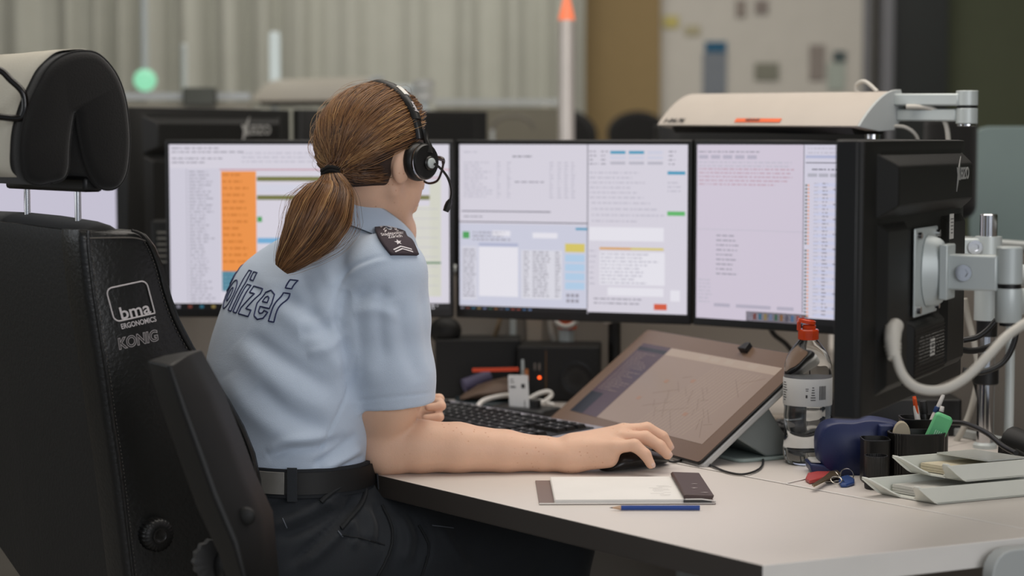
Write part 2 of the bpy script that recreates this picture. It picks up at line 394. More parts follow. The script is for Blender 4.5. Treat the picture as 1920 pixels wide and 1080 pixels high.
def paint2(S):
    S.r(57, 0, 57.4, 60, TXD, 3); S.lines(2, 2.6, 16, 4, 2, LIN, seed=2)
    S.lines(24, 4.2, 33, 5, 2, TXD, rag=.1, seed=3); S.lines(2, 6.5, 15, 20, 1.15, LIN, rag=.5, seed=4)
    for x in (17, 21.5, 40.5, 44, 47, 50): S.lines(x, 6.5, x+1.8, 20, 1.15, LIN, rag=.3, seed=int(x))
    S.lines(25, 13.6, 38, 14, 2, TXT, rag=0, seed=5); S.r(1, 24.6, 41, 25, TXD, 2); S.lines(2, 26.6, 18, 27, 2, TXT, seed=6)
    S.r(0, 28.6, 57, 29, TXD, 2); S.r(0, 29.5, 57, 60, PAL, 1); S.r(52, 30.5, 57, 31.3, CY, 2)
    S.r(1.5, 32.5, 4.5, 35, GRN, 3); S.lines(6, 32.5, 24, 36, 1.3, TXT, seed=7); S.r(15, 32, 23, 34, WHT, 3); S.r(33, 32.5, 44, 34.5, WHT, 3)
    S.r(1, 38, 8, 58, ui('cccbd6'), 2); S.lines(1.6, 39, 7.6, 57, 1.15, TXT, rag=.3, seed=8)
    S.r(8.8, 38, 26.5, 56.5, WHT, 2); S.r(8.8, 36.6, 26.5, 37.8, ui('aaaec6'), 2)
    S.r(28, 39, 46, 57, ui('d0cfd8'), 2)
    for x in (29, 33, 43): S.lines(x, 39.5, x+(8 if x == 33 else 2.6), 56, 1.15, TXT, rag=.25, seed=int(x)+1)
    S.r(47.4, 36.3, 56, 39.4, YEL, 3)
    for k in range(4): S.r(47.4, 40.3+3.4*k, 56, 43+3.4*k, LB, 3)
    for k in range(6): S.r(48+2*(k % 3), 54.8+2*(k//3), 49.4+2*(k % 3), 56+2*(k//3), TXT, 3)
    for x, c in ((67, CY), (75, CY), (83, PNK)): S.r(x, 2.3, x+6.5, 3.4, c if c != PNK else PAL, 3); S.r(x, 4.3, x+6.5, 5.2, PAL, 3); S.r(x, 6.2, x+6.5, 7.2, ui('b0aeba'), 3)
    for x in (58, 63, 92): S.lines(x, 2.3, x+4, 7.5, 1.5, TXT, seed=int(x))
    S.r(91.5, 9.6, 99, 10.8, CY, 3); S.r(91.5, 24, 99, 25.6, ui('5fae68'), 3); S.lines(91.5, 13.5, 98, 18, 1.5, LIN, seed=9)
    S.lines(58, 10, 88, 20, 1.8, LIN, rag=.5, seed=10); S.lines(59, 21, 90, 28, 2.2, LIN, rag=.4, seed=11)
    S.r(58, 30, 90, 35, WHT, 2); S.r(62.5, 37.4, 90, 38.2, YEL, 3); S.r(62.5, 37.4, 76, 38.2, ui('cf9a52'), 4)
    S.r(62.5, 39, 90.5, 51, WHT, 2); S.lines(63, 39.6, 90, 50, 1.3, LIN, rag=.5, seed=12); S.lines(58, 38.5, 61.5, 52, 2, LIN, seed=13)
    S.r(66, 52, 90, 55, WHT, 2); S.r(86, 57.6, 91.5, 59.8, RED, 3); S.r(93, 52.5, 97, 56.5, WHT, 3); S.lines(60, 56, 82, 58, 1.6, TXT, seed=14)
    taskbar(S, 60.2, 62, 0, 57.2, 13, .6, 2.55); S.r(57.4, 61.2, 100, 62, BLK, 2)
def paint3(S):
    S.r(0, 0, 52, 62, ui('c5bccb'), 1); S.r(52, 0, 52.4, 58, TXD, 4)
    S.lines(1, 2.3, 34, 3, 2, TXT, rag=.1, seed=2)
    for k in range(5): S.r(1+6*k, 3.7, 5.6+6*k, 5, ui('aaa5b5'), 2)
    S.lines(1, 6, 50, 8.4, 1.3, LIN, rag=.3, seed=3); S.lines(1, 8.4, 52, 14, 1.35, ui('b496a4'), rag=.35, seed=4)
    S.r(0, 30, 52, 30.2, LIN, 2); S.lines(10, 32, 21, 46, 1.7, TXT, rag=.3, seed=5); S.lines(1, 48, 8, 56, 1.3, LIN, rag=.2, seed=6)
    for x, w in ((9, 8), (20, 17), (40, 8)): S.r(x, 56.4, x+w, 57.6, ui('aaa5b5'), 2)
    S.r(52.4, 0, 100, 62, ui('c6c3d2'), 1); S.lines(54, 1, 76, 3.2, 1.5, LIN, seed=7); S.r(53, 3.6, 70, 4.6, ui('a9adc8'), 2)
    for k in range(12): S.r(71+2.4*k, 3.2, 72.5+2.4*k, 4.8, TXD if k % 3 else ui('32323a'), 3)
    S.r(53, 6, 100, 6.3, ui('4a4854'), 3); S.lines(56, 8.2, 100, 8.8, 2, TXD, rag=0, seed=8)
    for k in range(4): S.r(54+5.2*k, 9.8, 58.4+5.2*k, 11, ui('a7a6b2'), 2)
    for k in range(19): S.r(57, 13+k*2.5, 100, 14.2+k*2.5, ui('bfc1d8'), 2)
    for k in range(37):
        y = 13.6+k*1.25
        if k != 17:
            S.r(53, y, 53.8, y+.65, ui('2e4a36'), 3); S.r(54.2, y, 54.8, y+.65, ORA, 3)
    S.lines(57, 13, 59.5, 59, 1.25, LIN, rag=.3, seed=9); S.lines(61, 13, 64, 59, 1.25, TXT, rag=.4, seed=10); S.lines(66, 15, 76, 59, 5.1, TXT, rag=.7, seed=11); S.lines(87, 13, 100, 59, 1.25, TXT, rag=.1, th=.6, seed=12)
    taskbar(S, 58.6, 62, 25, 55, 11, 26, 2.6); S.r(55, 59.8, 100, 62, BLK, 2)
m1 = monitor('monitor', (-.668, 3.84), (-.113, 3.84), 'monitor with an orange column on its screen behind the officer head', paint=paint1, H=.343)
m2 = monitor('monitor', (-.109, 3.86), (.334, 3.70), 'middle monitor with green and yellow buttons between two other screens', paint=paint2, H=.345)
m3 = monitor('monitor', (.337, 3.70), (.690, 3.425), 'monitor with lilac log lists partly hidden behind the black rear of another monitor', paint=paint3, H=.345)
def logo_text(t, M, x, y, s, z=-.0655, txt='EIZO'):
    """four pointed star and letters, seen from behind"""
    Ml = M @ T(x, y, z) @ R(180, 'Y')
    mb = MB(); st = []
    for i in range(8):
        a = math.pi/4*i + .25; r = (s*1.25 if i % 4 == 1 else s*.8) if i % 2 else s*.36
        st.append((r*math.cos(a)*.75, r*math.sin(a)*1.1))
    mb.prism(st, 0, .0006, Ml)
    V, F = text_mesh(txt, s*1.1, bold=.0006, extrude=.0003)
    mb.add(V, F, Ml @ T(s*.55, -s*.35, .0003))
    mb.build('logo', mat('logo_silver', 'b4b3b0', .35, metal=.3), t, smooth=False)
# ------------------------------------------------------------------ monitors seen from behind
def rear_detail(t, M, L, H, label_plate=True):
    h = H/2; l = L/2; z0 = -.036
    def blk(x0, y0, x1, y1, d0, d1, ins, name, m=M_bez2):
        r = lambda a, b, c, d, z: [(a, b, z), (c, b, z), (c, d, z), (a, d, z)]
        MB().loft([r(x0, y0, x1, y1, z0), r(x0+ins, y0+ins*.6, x1-ins, y1-ins*.6, -d0), r(x0+ins+.004, y0+ins*.6+.004, x1-ins-.004, y1-ins*.6-.004, -d1)][::-1], M).build(name, m, t, bevel=.002)
    blk(-l+.035, h-.105, l-.035, h-.014, .060, .064, .028, 'top_shell')
    blk(-l+.035, -h+.02, -.085, h-.10, .050, .053, .022, 'side_shell')
    blk(.085, -h+.02, l-.035, h-.10, .050, .053, .022, 'side_shell')
    blk(-.10, -h+.02, .10, -h+.115, .052, .056, .016, 'port_shell')
    mb = MB()
    for k in range(14): mb.box((.16, .0012, .001), (0, -h+.03+k*.005, -.0565), M)
    mb.build('vent', M_blk, t, smooth=False)
M4a, M4b = (.640, 2.98), (.405, 2.50)
m4, MM, L4, H4 = monitor('monitor', M4a, M4b, 'large black monitor seen from behind at right, held by a silver arm', H=.352, stand=False, paint=lambda S: S.lines(5, 5, 90, 55, 2, TXT))
rear_detail(m4, MM, L4, H4)
logo_text(m4, MM, -L4/2+.155, H4/2-.048, .021, -.0645)
MB().box((.12, .12, .004), (0, -.003, -.048), MM).build('mount_plate', M_alu, m4, bevel=.002)
for sx in (-1, 1):
    for sy in (-1, 1): MB().cyl(.005, -.056, -.050, MM @ T(sx*.05, sy*.05-.003, 0), 12).build('bolt', M_chrome, m4)
M_lab = mat('paper_label', 'c6c4be', .8)
for x, y, w, h in ((-.085, .055, .022, .035), (-.012, -.108, .024, .024)):
    mb = MB().box((w, h, .0006), (x, y, -.0626 if y > 0 else -.0566), MM); mb.mat(1)
    for k in range(5): mb.box((w*.7*(1-.1*k), .0012, .0003), (x, y+h*.3-k*h*.14, -.0632 if y > 0 else -.0571), MM)
    mb.build('sticker', [M_lab, mat('print_dark', '3a3a3a', .8)], m4, smooth=False)
mb = MB(); rr = random.Random(4)
for k in range(9):
    x = -.07
    while x < .06:
        w = .003+.012*rr.random()
        if not (-.027 < x+w/2 < .003 and 1 < k < 8): mb.box((w, .0016, .0003), (x, -.09-k*.0045, -.0568), MM)
        x += w+.004
mb.build('rating_print', mat('print_pale', '7d7b76', .8), m4, smooth=False)
# silver arm
arm = thing('monitor_stand', 'silver articulated monitor stand bolted to the back of the right monitor', 'monitor stand', W(1867, 600, 2.70))
n4 = Vector((.898, -.44, 0)); pc = MM @ Vector((0, -.003, -.050)); hp = pc + n4*.112
F4 = frame(pc, n4)
MB().loft([[(.0, .03*math.cos(a)*1.1, .05*math.sin(a)) for a in [i*math.pi/8 for i in range(16)]], [(.018, .022*math.cos(a), .045*math.sin(a)) for a in [i*math.pi/8 for i in range(16)]], [(.024, .018*math.cos(a), .04*math.sin(a)) for a in [i*math.pi/8 for i in range(16)]]], F4).build('mount_disc', M_alu, arm, bevel=.002)
MB().box((.012, .045, .075), (.028, 0, 0), F4).build('bracket_plate', M_alu, arm, bevel=.002)
MB().box((.070, .030, .048), (.064, 0, .0), F4).build('bracket', M_alu, arm, bevel=.003)
MB().cyl(.011, -.021, .021, F4 @ T(.055, 0, 0) @ R(90, 'X'), 20).build('bolt', M_chrome, arm)
MB().lathe([(.004, .021), (.006, .021), (.006, .025), (.0035, .025)], F4 @ T(.055, 0, 0) @ R(90, 'X'), 6).build('bolt', M_chrome, arm)
zt = W(1867, 460, 2.70).z; zm = W(1867, 533, 2.70).z; zb = W(1867, 600, 2.70).z
H = T(hp.x, hp.y, 0)
MB().lathe([(.0165, zm+.003), (.0175, zm+.004), (.0175, zt-.002), (.016, zt)], H).build('upper_hinge', M_alu, arm)
MB().cyl(.0162, zm-.004, zm+.004, H).build('hinge_ring', M_blk, arm)
MB().lathe([(.016, zb), (.0178, zb+.003), (.0178, zm-.006), (.017, zm-.003)], H).build('lower_hinge', M_alu, arm)
MB().cyl(.012, zb-.005, zb+.001, H).build('hinge_cap', M_blk, arm)
za = W(1867, 566, 2.7).z
e = Vector((.90, 2.98, za))
MB().tube([(hp.x, hp.y, za), e], .018, 20).build('arm_tube', M_alu, arm)
MB().lathe([(.02, za-.03), (.021, za-.028), (.021, za+.028), (.02, za+.03)], T(e.x, e.y, 0)).build('elbow_hinge', M_alu, arm)
pole = W(1850, 640, 3.34)
MB().tube([e, (pole.x, pole.y, za)], .018, 20).build('arm_tube', M_alu, arm)
# pole with clamp
pt = thing('pole', 'chrome support pole with grey clamp standing on the desk behind the silver arm', 'pole', (pole.x, pole.y, DZ))
zt2 = W(1850, 401, 3.34).z
MB().lathe([(.0145, DZ), (.0145, zt2-.002), (.0125, zt2), (.008, zt2)], T(pole.x, pole.y, 0)).build('tube', M_chrome, pt)
MB().lathe([(.02, DZ), (.02, DZ+.006), (.0155, DZ+.010)], T(pole.x, pole.y, 0)).build('foot', M_alu, pt)
zc = W(1850, 443, 3.34).z; zd = W(1850, 600, 3.34).z
MB().lathe([(.022, zd), (.0225, zc-.004), (.022, zc)], T(pole.x, pole.y, 0)).build('clamp', M_alu, pt)
MB().box((.04, .025, .03), (pole.x-.028, pole.y-.0, zc-.018)).build('clamp_ear', M_alu, pt, bevel=.004)
MB().lathe([(.012, 0), (.012, .006), (.006, .006), (.006, .003), (.0, .003)], T(pole.x-.026, pole.y-.0125, zc-.018) @ R(90, 'X'), 20).build('clamp_bolt', M_chrome, pt)
z1, z2 = W(1850, 720, 3.34).z, W(1850, 690, 3.34).z
MB().lathe([(.019, z1), (.021, z1+.002), (.021, z2-.002), (.019, z2)], T(pole.x, pole.y, 0)).build('cable_collar', M_blk, pt)
zk = W(1850, 575, 3.34).z
MB().lathe([(.017, zk-.05), (.018, zk)], T(pole.x, pole.y, 0)).build('sleeve', M_blk, pt)
MB().cyl(.008, DZ, zt2-.08, T(pole.x+.045, pole.y+.02, 0)).build('side_tube', M_alu, pt)
# neighbouring workplace monitors seen past the chair
m0, M0, L0, H0 = monitor('monitor', (W(524, 262, 4.70).x, 4.70), (W(215, 262, 4.30).x, 4.30), 'black monitor seen from behind between the chair and the leftmost lit screen', ztop=W(380, 203, 4.45).z, H=.37, stand=True)
rear_detail(m0, M0, L0, H0); logo_text(m0, M0, -L0/2+.175, H0/2-.048, .027, -.0645)
m5, M5, L5, H5 = monitor('monitor', (W(900, 262, 5.3).x, 5.3), (W(548, 262, 4.95).x, 4.95), 'black monitor seen from behind, mostly hidden behind the officer head', ztop=W(600, 205, 4.95).z, H=.37)
def paint0(S): S.r(0, 0, 100, 62, ui('bdb9c9'), 1); S.lines(5, 2, 90, 10, 2, LIN, seed=4)
m6, M6, L6, H6 = monitor('monitor', (W(-160, 262, 4.6).x, 4.6), (W(229, 262, 4.55).x, 4.55), 'lit lavender monitor visible below the chair headrest', ztop=W(100, 300, 4.6).z, H=.37, paint=paint0)
nd = thing('desk', 'neighbouring pale desk behind the chair carrying the black monitors', 'desk', (-1.0, 4.9, 0))
MB().box((1.75, .75, .03), (-1.12, 4.72, DZ-.015)).build('desk_top', M_top, nd, bevel=.002)
for x in (-1.9, -.4): MB().box((.06, .5, DZ-.03), (x, 4.75, (DZ-.03)/2)).build('leg', M_gm, nd, bevel=.003)

# ------------------------------------------------------------------ desk lamp over the monitors
M_lamp = mat('lamp_ivory', 'b9b0a6', .42, spec=.4)
def leaf(s, n=10):
    top = [(s*.105*(i/n), s*(.062*math.sin(min(1, i/n*1.05)*math.pi/2)**.9)) for i in range(n+1)]
    bot = [(s*.112, s*.04), (s*.110, s*.015), (s*.09, s*-.006), (s*.05, s*-.008)]
    return top+bot
def lamp(name, a, b, s, label, m=M_lamp, hinge=True):
    a, b = Vector(a), Vector(b); A = (b-a); L = A.length; A.normalize(); v = Vector((0, 0, 1)).cross(A).normalized(); 
    u = A.cross(v).normalized()
    t = thing(name, label, 'lamp', tuple(b))
    M = Matrix(((v.x, u.x, A.x, a.x), (v.y, u.y, A.y, a.y), (v.z, u.z, A.z, a.z), (0, 0, 0, 1)))
    lf = leaf(s)
    MB().prism(lf, .0, L-.006, M).build('lamp_shade', m, t, bevel=.002)
    MB().prism([(p[0]*1.03-.001, p[1]*1.05) for p in lf], L-.006, L, M).build('end_cap', M_gm, t, bevel=.001)
    MB().prism([(s*.012, -s*.002), (s*.1, -s*.002), (s*.095, -s*.014), (s*.02, -s*.014)], .03, L-.03, M).build('light_cover', M_blk, t, bevel=.001)
    return t, M, L
la, lb = W(1231, 235, 3.85), W(1612, 237, 3.45)
lt, LM, LL = lamp('desk_lamp', la, lb, 1.0, 'long ivory desk lamp with an orange sticker above the right monitors')
# sticker and number on the front face of the shade: find the slope of the leaf
def on_leaf(x0, x1, z0, z1):
    # quad lying on the shade between depth x0 and x1
    f = lambda x: .062*math.sin(min(1, x/.105*1.05)*math.pi/2)**.9+.0016
    return [(x0, f(x0), z0), (x0, f(x0), z1), (x1, f(x1), z1), (x1, f(x1), z0)]
MB().add(on_leaf(.004, .0105, .205, .320), [(3, 2, 1, 0)], LM).build('orange_sticker', mat('sticker_orange', 'e0683c', .6), lt, smooth=False)
def leaf_text(txt, size, zc, x0, m, name):
    V, F = text_mesh(txt, size, 'LEFT', shear=.2, bold=.0006)
    f = lambda x: .062*math.sin(min(1, max(x, 0)/.105*1.05)*math.pi/2)**.9+.0022
    V = [(x0+v[1]*.5, f(x0+v[1]*.5), zc+v[0]) for v in V]
    MB().add(V, [tuple(reversed(q)) for q in F], LM).build(name, m, lt, smooth=False)
M_ink = mat('print_dark', '3a3a3a', .8)
leaf_text('1-04.76', .019, .012, .003, M_ink, 'number')
leaf_text('VZ-0-01', .011, .23, .0055, M_ink, 'number')
c = W(1636, 250, 3.60)
MB().cyl(.013, c.z-.02, c.z+.012, T(c.x, c.y, 0)).build('joint', M_chrome, lt)
MB().cyl(.013, c.z-.10, c.z-.02, T(c.x, c.y, 0)).build('stem', M_alu, lt)
h1 = W(1813, 200, 3.42)
a0 = W(1690, 187, 3.50)
def bar(p, q, w, hh, name, m=M_alu): 
    p, q = Vector(p), Vector(q); MB().box(((q-p).length, w, hh), M=frame((p+q)/2, q-p)).build(name, m, lt, bevel=.003)
bar(W(1680, 187, 3.52), W(1805, 187, 3.42), .03, .021, 'arm'); bar(W(1690, 216, 3.52), W(1800, 216, 3.43), .03, .021, 'arm')
for y0, y1, m, n, r in ((170, 198, M_alu, 'hinge', .0185), (198, 203, M_blk, 'hinge_ring', .0175), (203, 232, M_alu, 'hinge', .0185), (232, 237, M_chrome, 'hinge_cap', .016)):
    MB().cyl(r, W(1813, y1, 3.42).z, W(1813, y0, 3.42).z, T(h1.x, h1.y, 0)).build(n, m, lt, bevel=.001)
def cable(name, pts, r, m, label, cat='cable', parent=None, n=10, group=None):
    mb = MB().tube(spline(pts, n), r, 10)
    o = mb.build(name, m, parent, sharp=80)
    if parent is None: tag(o, label, cat, group)
    return o
M_cab = mat('cable_grey', 'c2beb5', .5); M_cabw = mat('cable_white', 'd2cec8', .45); M_cabb = mat('cable_black', '161616', .45)
cable('cord', [W(1655, 180, 3.56), W(1612, 176, 3.58), W(1606, 160, 3.58), W(1622, 153, 3.56), W(1645, 172, 3.54)], .0035, M_cab, '', parent=lt)
cable('cord', [W(1700, 200, 3.48), W(1745, 203, 3.46), W(1770, 225, 3.45), W(1778, 262, 3.45), W(1775, 300, 3.47)], .0045, M_cab, '', parent=lt)
cable('cord', [W(1660, 238, 3.52), W(1695, 238, 3.5), W(1718, 255, 3.5), W(1725, 290, 3.52)], .0035, M_cab, '', parent=lt)
# ------------------------------------------------------------------ volume modelling: smooth unions meshed by surface nets
class Vox:
    def __init__(s, lo, hi, h):
        s.lo = np.array(lo, np.float32); s.h = h
        s.n = [int((b-a)/h)+2 for a, b in zip(lo, hi)]
        s.F = np.full(s.n, .05, np.float32)
    def sub(s, bmin, bmax, pad):
        a = [max(0, int((bmin[i]-pad-s.lo[i])/s.h)) for i in range(3)]
        b = [min(s.n[i], int((bmax[i]+pad-s.lo[i])/s.h)+2) for i in range(3)]
        sl = tuple(slice(a[i], max(b[i], a[i]+1)) for i in range(3))
        ax = [s.lo[i]+s.h*np.arange(sl[i].start, sl[i].stop, dtype=np.float32) for i in range(3)]
        return sl, ax[0][:, None, None], ax[1][None, :, None], ax[2][None, None, :]
    def put(s, sl, d, k, op='add'):
        A = s.F[sl]
        if op == 'add':
            hh = np.clip(.5+.5*(A-d)/k, 0, 1); s.F[sl] = A*(1-hh)+d*hh-k*hh*(1-hh)
        else:
            d = -d; hh = np.clip(.5-.5*(A-d)/k, 0, 1); s.F[sl] = A*(1-hh)+d*hh+k*hh*(1-hh)
    def cone(s, a, b, r1, r2, k=.01, op='add'):
        a = np.array(a, float); b = np.array(b, float); m = max(r1, r2)
        sl, X, Y, Z = s.sub(np.minimum(a, b)-m, np.maximum(a, b)+m, .02+k)
        ab = b-a; L = float(ab@ab)+1e-12
        t = np.clip(((X-a[0])*ab[0]+(Y-a[1])*ab[1]+(Z-a[2])*ab[2])/L, 0, 1)
        d = np.sqrt((X-a[0]-t*ab[0])**2+(Y-a[1]-t*ab[1])**2+(Z-a[2]-t*ab[2])**2)-(r1+(r2-r1)*t)
        s.put(sl, d, k, op); return s
    def chain(s, pts, rs, k=.01):
        for i in range(len(pts)-1): s.cone(pts[i], pts[i+1], rs[i], rs[i+1], k)
        return s
    def ell(s, c, r, ax=None, k=.01, op='add'):
        c = np.array(c, float); r = np.array(r, float); m = r.max()
        sl, X, Y, Z = s.sub(c-m, c+m, .02+k)
        ax = np.eye(3) if ax is None else np.array(ax, float)
        q = [((X-c[0])*ax[i][0]+(Y-c[1])*ax[i][1]+(Z-c[2])*ax[i][2]) for i in range(3)]
        k0 = np.sqrt(sum((q[i]/r[i])**2 for i in range(3))); k1 = np.sqrt(sum((q[i]/r[i]**2)**2 for i in range(3)))+1e-9
        s.put(sl, k0*(k0-1)/k1, k, op); return s
    def sections(s, S, Rv, Fv, k=.02, shrink=0, n=2.3):
        """S rows: z, cx, cy, half width along Rv, half depth along Fv"""
        S = np.array(sorted(S)); z = S[:, 0]
        sl, X, Y, Z = s.sub((S[:, 1].min()-.3, S[:, 2].min()-.3, z[0]), (S[:, 1].max()+.3, S[:, 2].max()+.3, z[-1]), .02)
        zz = Z[0, 0, :]; zc = np.clip(zz, z[0], z[-1])
        def it(col):  # smooth interpolation
            v = np.interp(zc, z, S[:, col]); w = np.interp(np.clip(zc+.012, z[0], z[-1]), z, S[:, col]); u = np.interp(np.clip(zc-.012, z[0], z[-1]), z, S[:, col])
            return ((v+w+u)/3).astype(np.float32)[None, None, :]
        cx, cy, w, t = it(1), it(2), it(3)-shrink, it(4)-shrink
        r = np.abs((X-cx)*Rv[0]+(Y-cy)*Rv[1])/w; f = np.abs((X-cx)*Fv[0]+(Y-cy)*Fv[1])/t
        d = ((r**n+f**n)**(1/n)-1)*np.minimum(w, t)
        over = np.maximum(z[0]-Z, Z-z[-1])
        d = np.where(over > 0, np.sqrt(np.maximum(d, 0)**2+over**2)+np.minimum(d, 0)*.0, d)
        d = np.where((over > 0) & (d <= 0), over, d)
        s.put(sl, d.astype(np.float32), k); return s
    def cutplane(s, p, nrm, bmin, bmax, k=.003):    # remove what lies beyond p in direction nrm inside the box
        sl, X, Y, Z = s.sub(bmin, bmax, 0)
        d = (X-p[0])*nrm[0]+(Y-p[1])*nrm[1]+(Z-p[2])*nrm[2]
        s.put(sl, -d.astype(np.float32), k, 'cut'); return s
    def mesh(s, smooth=2):
        F = s.F; nx, ny, nz = F.shape; ins = F < 0
        c = ins[:-1, :-1, :-1].astype(np.uint8)
        for dx in (0, 1):
            for dy in (0, 1):
                for dz in (0, 1):
                    if dx or dy or dz: c = c + ins[dx:nx-1+dx, dy:ny-1+dy, dz:nz-1+dz]
        act = np.argwhere((c > 0) & (c < 8)); N = len(act)
        idx = np.full((nx-1, ny-1, nz-1), -1, np.int32); idx[act[:, 0], act[:, 1], act[:, 2]] = np.arange(N)
        cr = [(dx, dy, dz) for dx in (0, 1) for dy in (0, 1) for dz in (0, 1)]
        val = {d: F[act[:, 0]+d[0], act[:, 1]+d[1], act[:, 2]+d[2]] for d in cr}
        P = np.zeros((N, 3)); Cn = np.zeros(N)
        for a in cr:
            for ax in range(3):
                if a[ax] == 0:
                    b = tuple(1 if i == ax else a[i] for i in range(3))
                    m = (val[a] < 0) != (val[b] < 0)
                    t = np.where(m, val[a]/(val[a]-val[b]+1e-20), 0)
                    p = np.array(a, float)[None, :]+t[:, None]*(np.array(b)-np.array(a))[None, :]
                    P += p*m[:, None]; Cn += m
        V = (act+P/Cn[:, None])*s.h+s.lo
        Q = []
        for ax in range(3):
            sl0 = [slice(1, -1)]*3; sl0[ax] = slice(0, -1); sl1 = list(sl0); sl1[ax] = slice(1, None)
            a = ins[tuple(sl0)]; b = ins[tuple(sl1)]
            e = np.argwhere(a != b); sg = a[e[:, 0], e[:, 1], e[:, 2]]
            off = np.array([1, 1, 1]); off[ax] = 0; e = e+off
            u, w = [i for i in range(3) if i != ax]
            if ax == 1: u, w = w, u
            du = np.zeros(3, int); du[u] = 1; dw = np.zeros(3, int); dw[w] = 1
            g = lambda p: idx[p[:, 0], p[:, 1], p[:, 2]]
            q = np.stack([g(e-du-dw), g(e-dw), g(e), g(e-du)], 1)
            q[~sg] = q[~sg][:, ::-1]; Q.append(q)
        Q = np.concatenate(Q); Q = Q[(Q >= 0).all(1)]
        for _ in range(smooth): V = relax(V, Q, .5)
        return V, Q
def relax(V, Q, f, mask=None):
    A = np.zeros_like(V); C = np.zeros(len(V))
    for i in range(4):
        a, b = Q[:, i], Q[:, (i+1) % 4]
        for c in range(3): A[:, c] += np.bincount(a, V[b, c], len(V))+np.bincount(b, V[a, c], len(V))
        C += np.bincount(a, minlength=len(V))+np.bincount(b, minlength=len(V))
    Wn = A/np.maximum(C, 1)[:, None]; ff = f if mask is None else (f*mask)[:, None]
    return V*(1-ff)+Wn*ff
def normals(V, Q):
    n = np.cross(V[Q[:, 2]]-V[Q[:, 0]], V[Q[:, 3]]-V[Q[:, 1]]); N = np.zeros_like(V)
    for i in range(4):
        for c in range(3): N[:, c] += np.bincount(Q[:, i], n[:, c], len(V))
    return N/(np.linalg.norm(N, axis=1)[:, None]+1e-12)
def np_mesh(name, V, Q, mats, parent=None, midx=None, attr=None, sharp=None):
    X = WM[parent.name] if parent is not None else Matrix.Translation(Vector(((V[:, 0].min()+V[:, 0].max())/2, (V[:, 1].min()+V[:, 1].max())/2, V[:, 2].min())))
    Xi = np.array(X.inverted()); V = V@Xi[:3, :3].T+Xi[:3, 3]
    me = bpy.data.meshes.new(name); k = Q.shape[1]
    me.vertices.add(len(V)); me.vertices.foreach_set('co', V.astype(np.float32).ravel())
    me.loops.add(Q.size); me.loops.foreach_set('vertex_index', Q.astype(np.int32).ravel())
    me.polygons.add(len(Q)); me.polygons.foreach_set('loop_start', np.arange(0, Q.size, k, dtype=np.int32))
    me.update(calc_edges=True); me.validate()
    for m in (mats if isinstance(mats, (list, tuple)) else [mats]): me.materials.append(m)
    if midx is not None: me.polygons.foreach_set('material_index', midx.astype(np.int32))
    me.polygons.foreach_set('use_smooth', np.ones(len(me.polygons), bool))
    if attr is not None:
        a = me.attributes.new('tone', 'FLOAT', 'POINT'); a.data.foreach_set('value', attr.astype(np.float32))
    if sharp: me.set_sharp_from_angle(angle=math.radians(sharp))
    me.update(); o = bpy.data.objects.new(name, me); COL.objects.link(o); WM[o.name] = X
    if parent is not None: o.parent = parent
    else: o.location = X.translation
    return o
def topix(V):            # photograph pixels of world points (used to place folds where the cloth shows them)
    c, s_ = math.cos(PITCH), math.sin(PITCH); z = V[:, 2]-CAMZ
    fwd = V[:, 1]*c-z*s_; up = V[:, 1]*s_+z*c
    return np.stack([960+FPX*V[:, 0]/fwd, 540-FPX*up/fwd], 1)
def polydist(P, L, closed=False):
    L = np.array(L, float); best = np.full(len(P), 1e9); par = np.zeros(len(P))
    n = len(L)-1
    for i in range(n):
        a, b = L[i], L[i+1]; ab = b-a; t = np.clip(((P-a)@ab)/(ab@ab), 0, 1)
        d = np.linalg.norm(P-a-t[:, None]*ab, axis=1); m = d < best; best[m] = d[m]; par[m] = (i+t[m])/n
    return best, par
def folds(V, Q, FL, N=None):
    N = normals(V, Q) if N is None else N
    P = topix(V); vis = np.clip((-(N[:, 1]))*1.6+.35, 0, 1); D = np.zeros(len(V))
    for pts, wid, amp in FL:
        L = np.array([tuple(p[:2]) for p in spline([(a, b, 0) for a, b in pts], 5)])
        d, t = polydist(P, L); env = np.clip(np.sin(np.pi*np.clip(t, .02, .98))*1.6, 0, 1)
        D += amp*env*np.exp(-(d/wid)**2)*vis
    return V+N*D[:, None], D
def vnoise(P, seed=0):   # smooth sum of sines, used for cloth unevenness
    r = np.random.default_rng(seed); o = np.zeros(len(P))
    for i in range(7):
        k = r.normal(size=3); k /= np.linalg.norm(k); o += np.sin(P@k*(1+i*.55)+r.uniform(0, 6.28))/(1+i*.5)
    return o/3
# ------------------------------------------------------------------ the officer
FB = np.array((.79, .61, 0)); RB = np.array((.61, -.79, 0))
person = thing('person', 'person with a brown ponytail in a light blue shirt, hand on a computer mouse', 'person', (-.36, 3.11, .5))
def zof(py, y): return W(960, py, y).z
SEC = []
for py, left, w, t, y in ((905, 384, .150, .104, 3.11), (870, 381, .150, .105, 3.11), (780, 380, .156, .112, 3.12), (735, 380, .160, .118, 3.13), (690, 383, .165, .122, 3.14), (640, 394, .170, .126, 3.155),
                          (590, 411, .172, .128, 3.165), (540, 430, .172, .124, 3.18), (505, 448, .165, .118, 3.19), (480, 474, .152, .108, 3.20), (458, 505, .13, .095, 3.205), (436, 548, .104, .080, 3.21), (418, 590, .078, .066, 3.215), (400, 622, .060, .058, 3.215)):
    e = math.hypot(.61*w, .79*t)
    SEC.append((zof(py, y), (left-960)/FPX*y+e, y, w, t))
Sr = np.array((-.190, 3.062, 1.048)); Er = np.array((-.196, 3.085, .783))
Sl = np.array((-.372, 3.325, 1.012)); El = np.array((-.37, 3.43, .785))
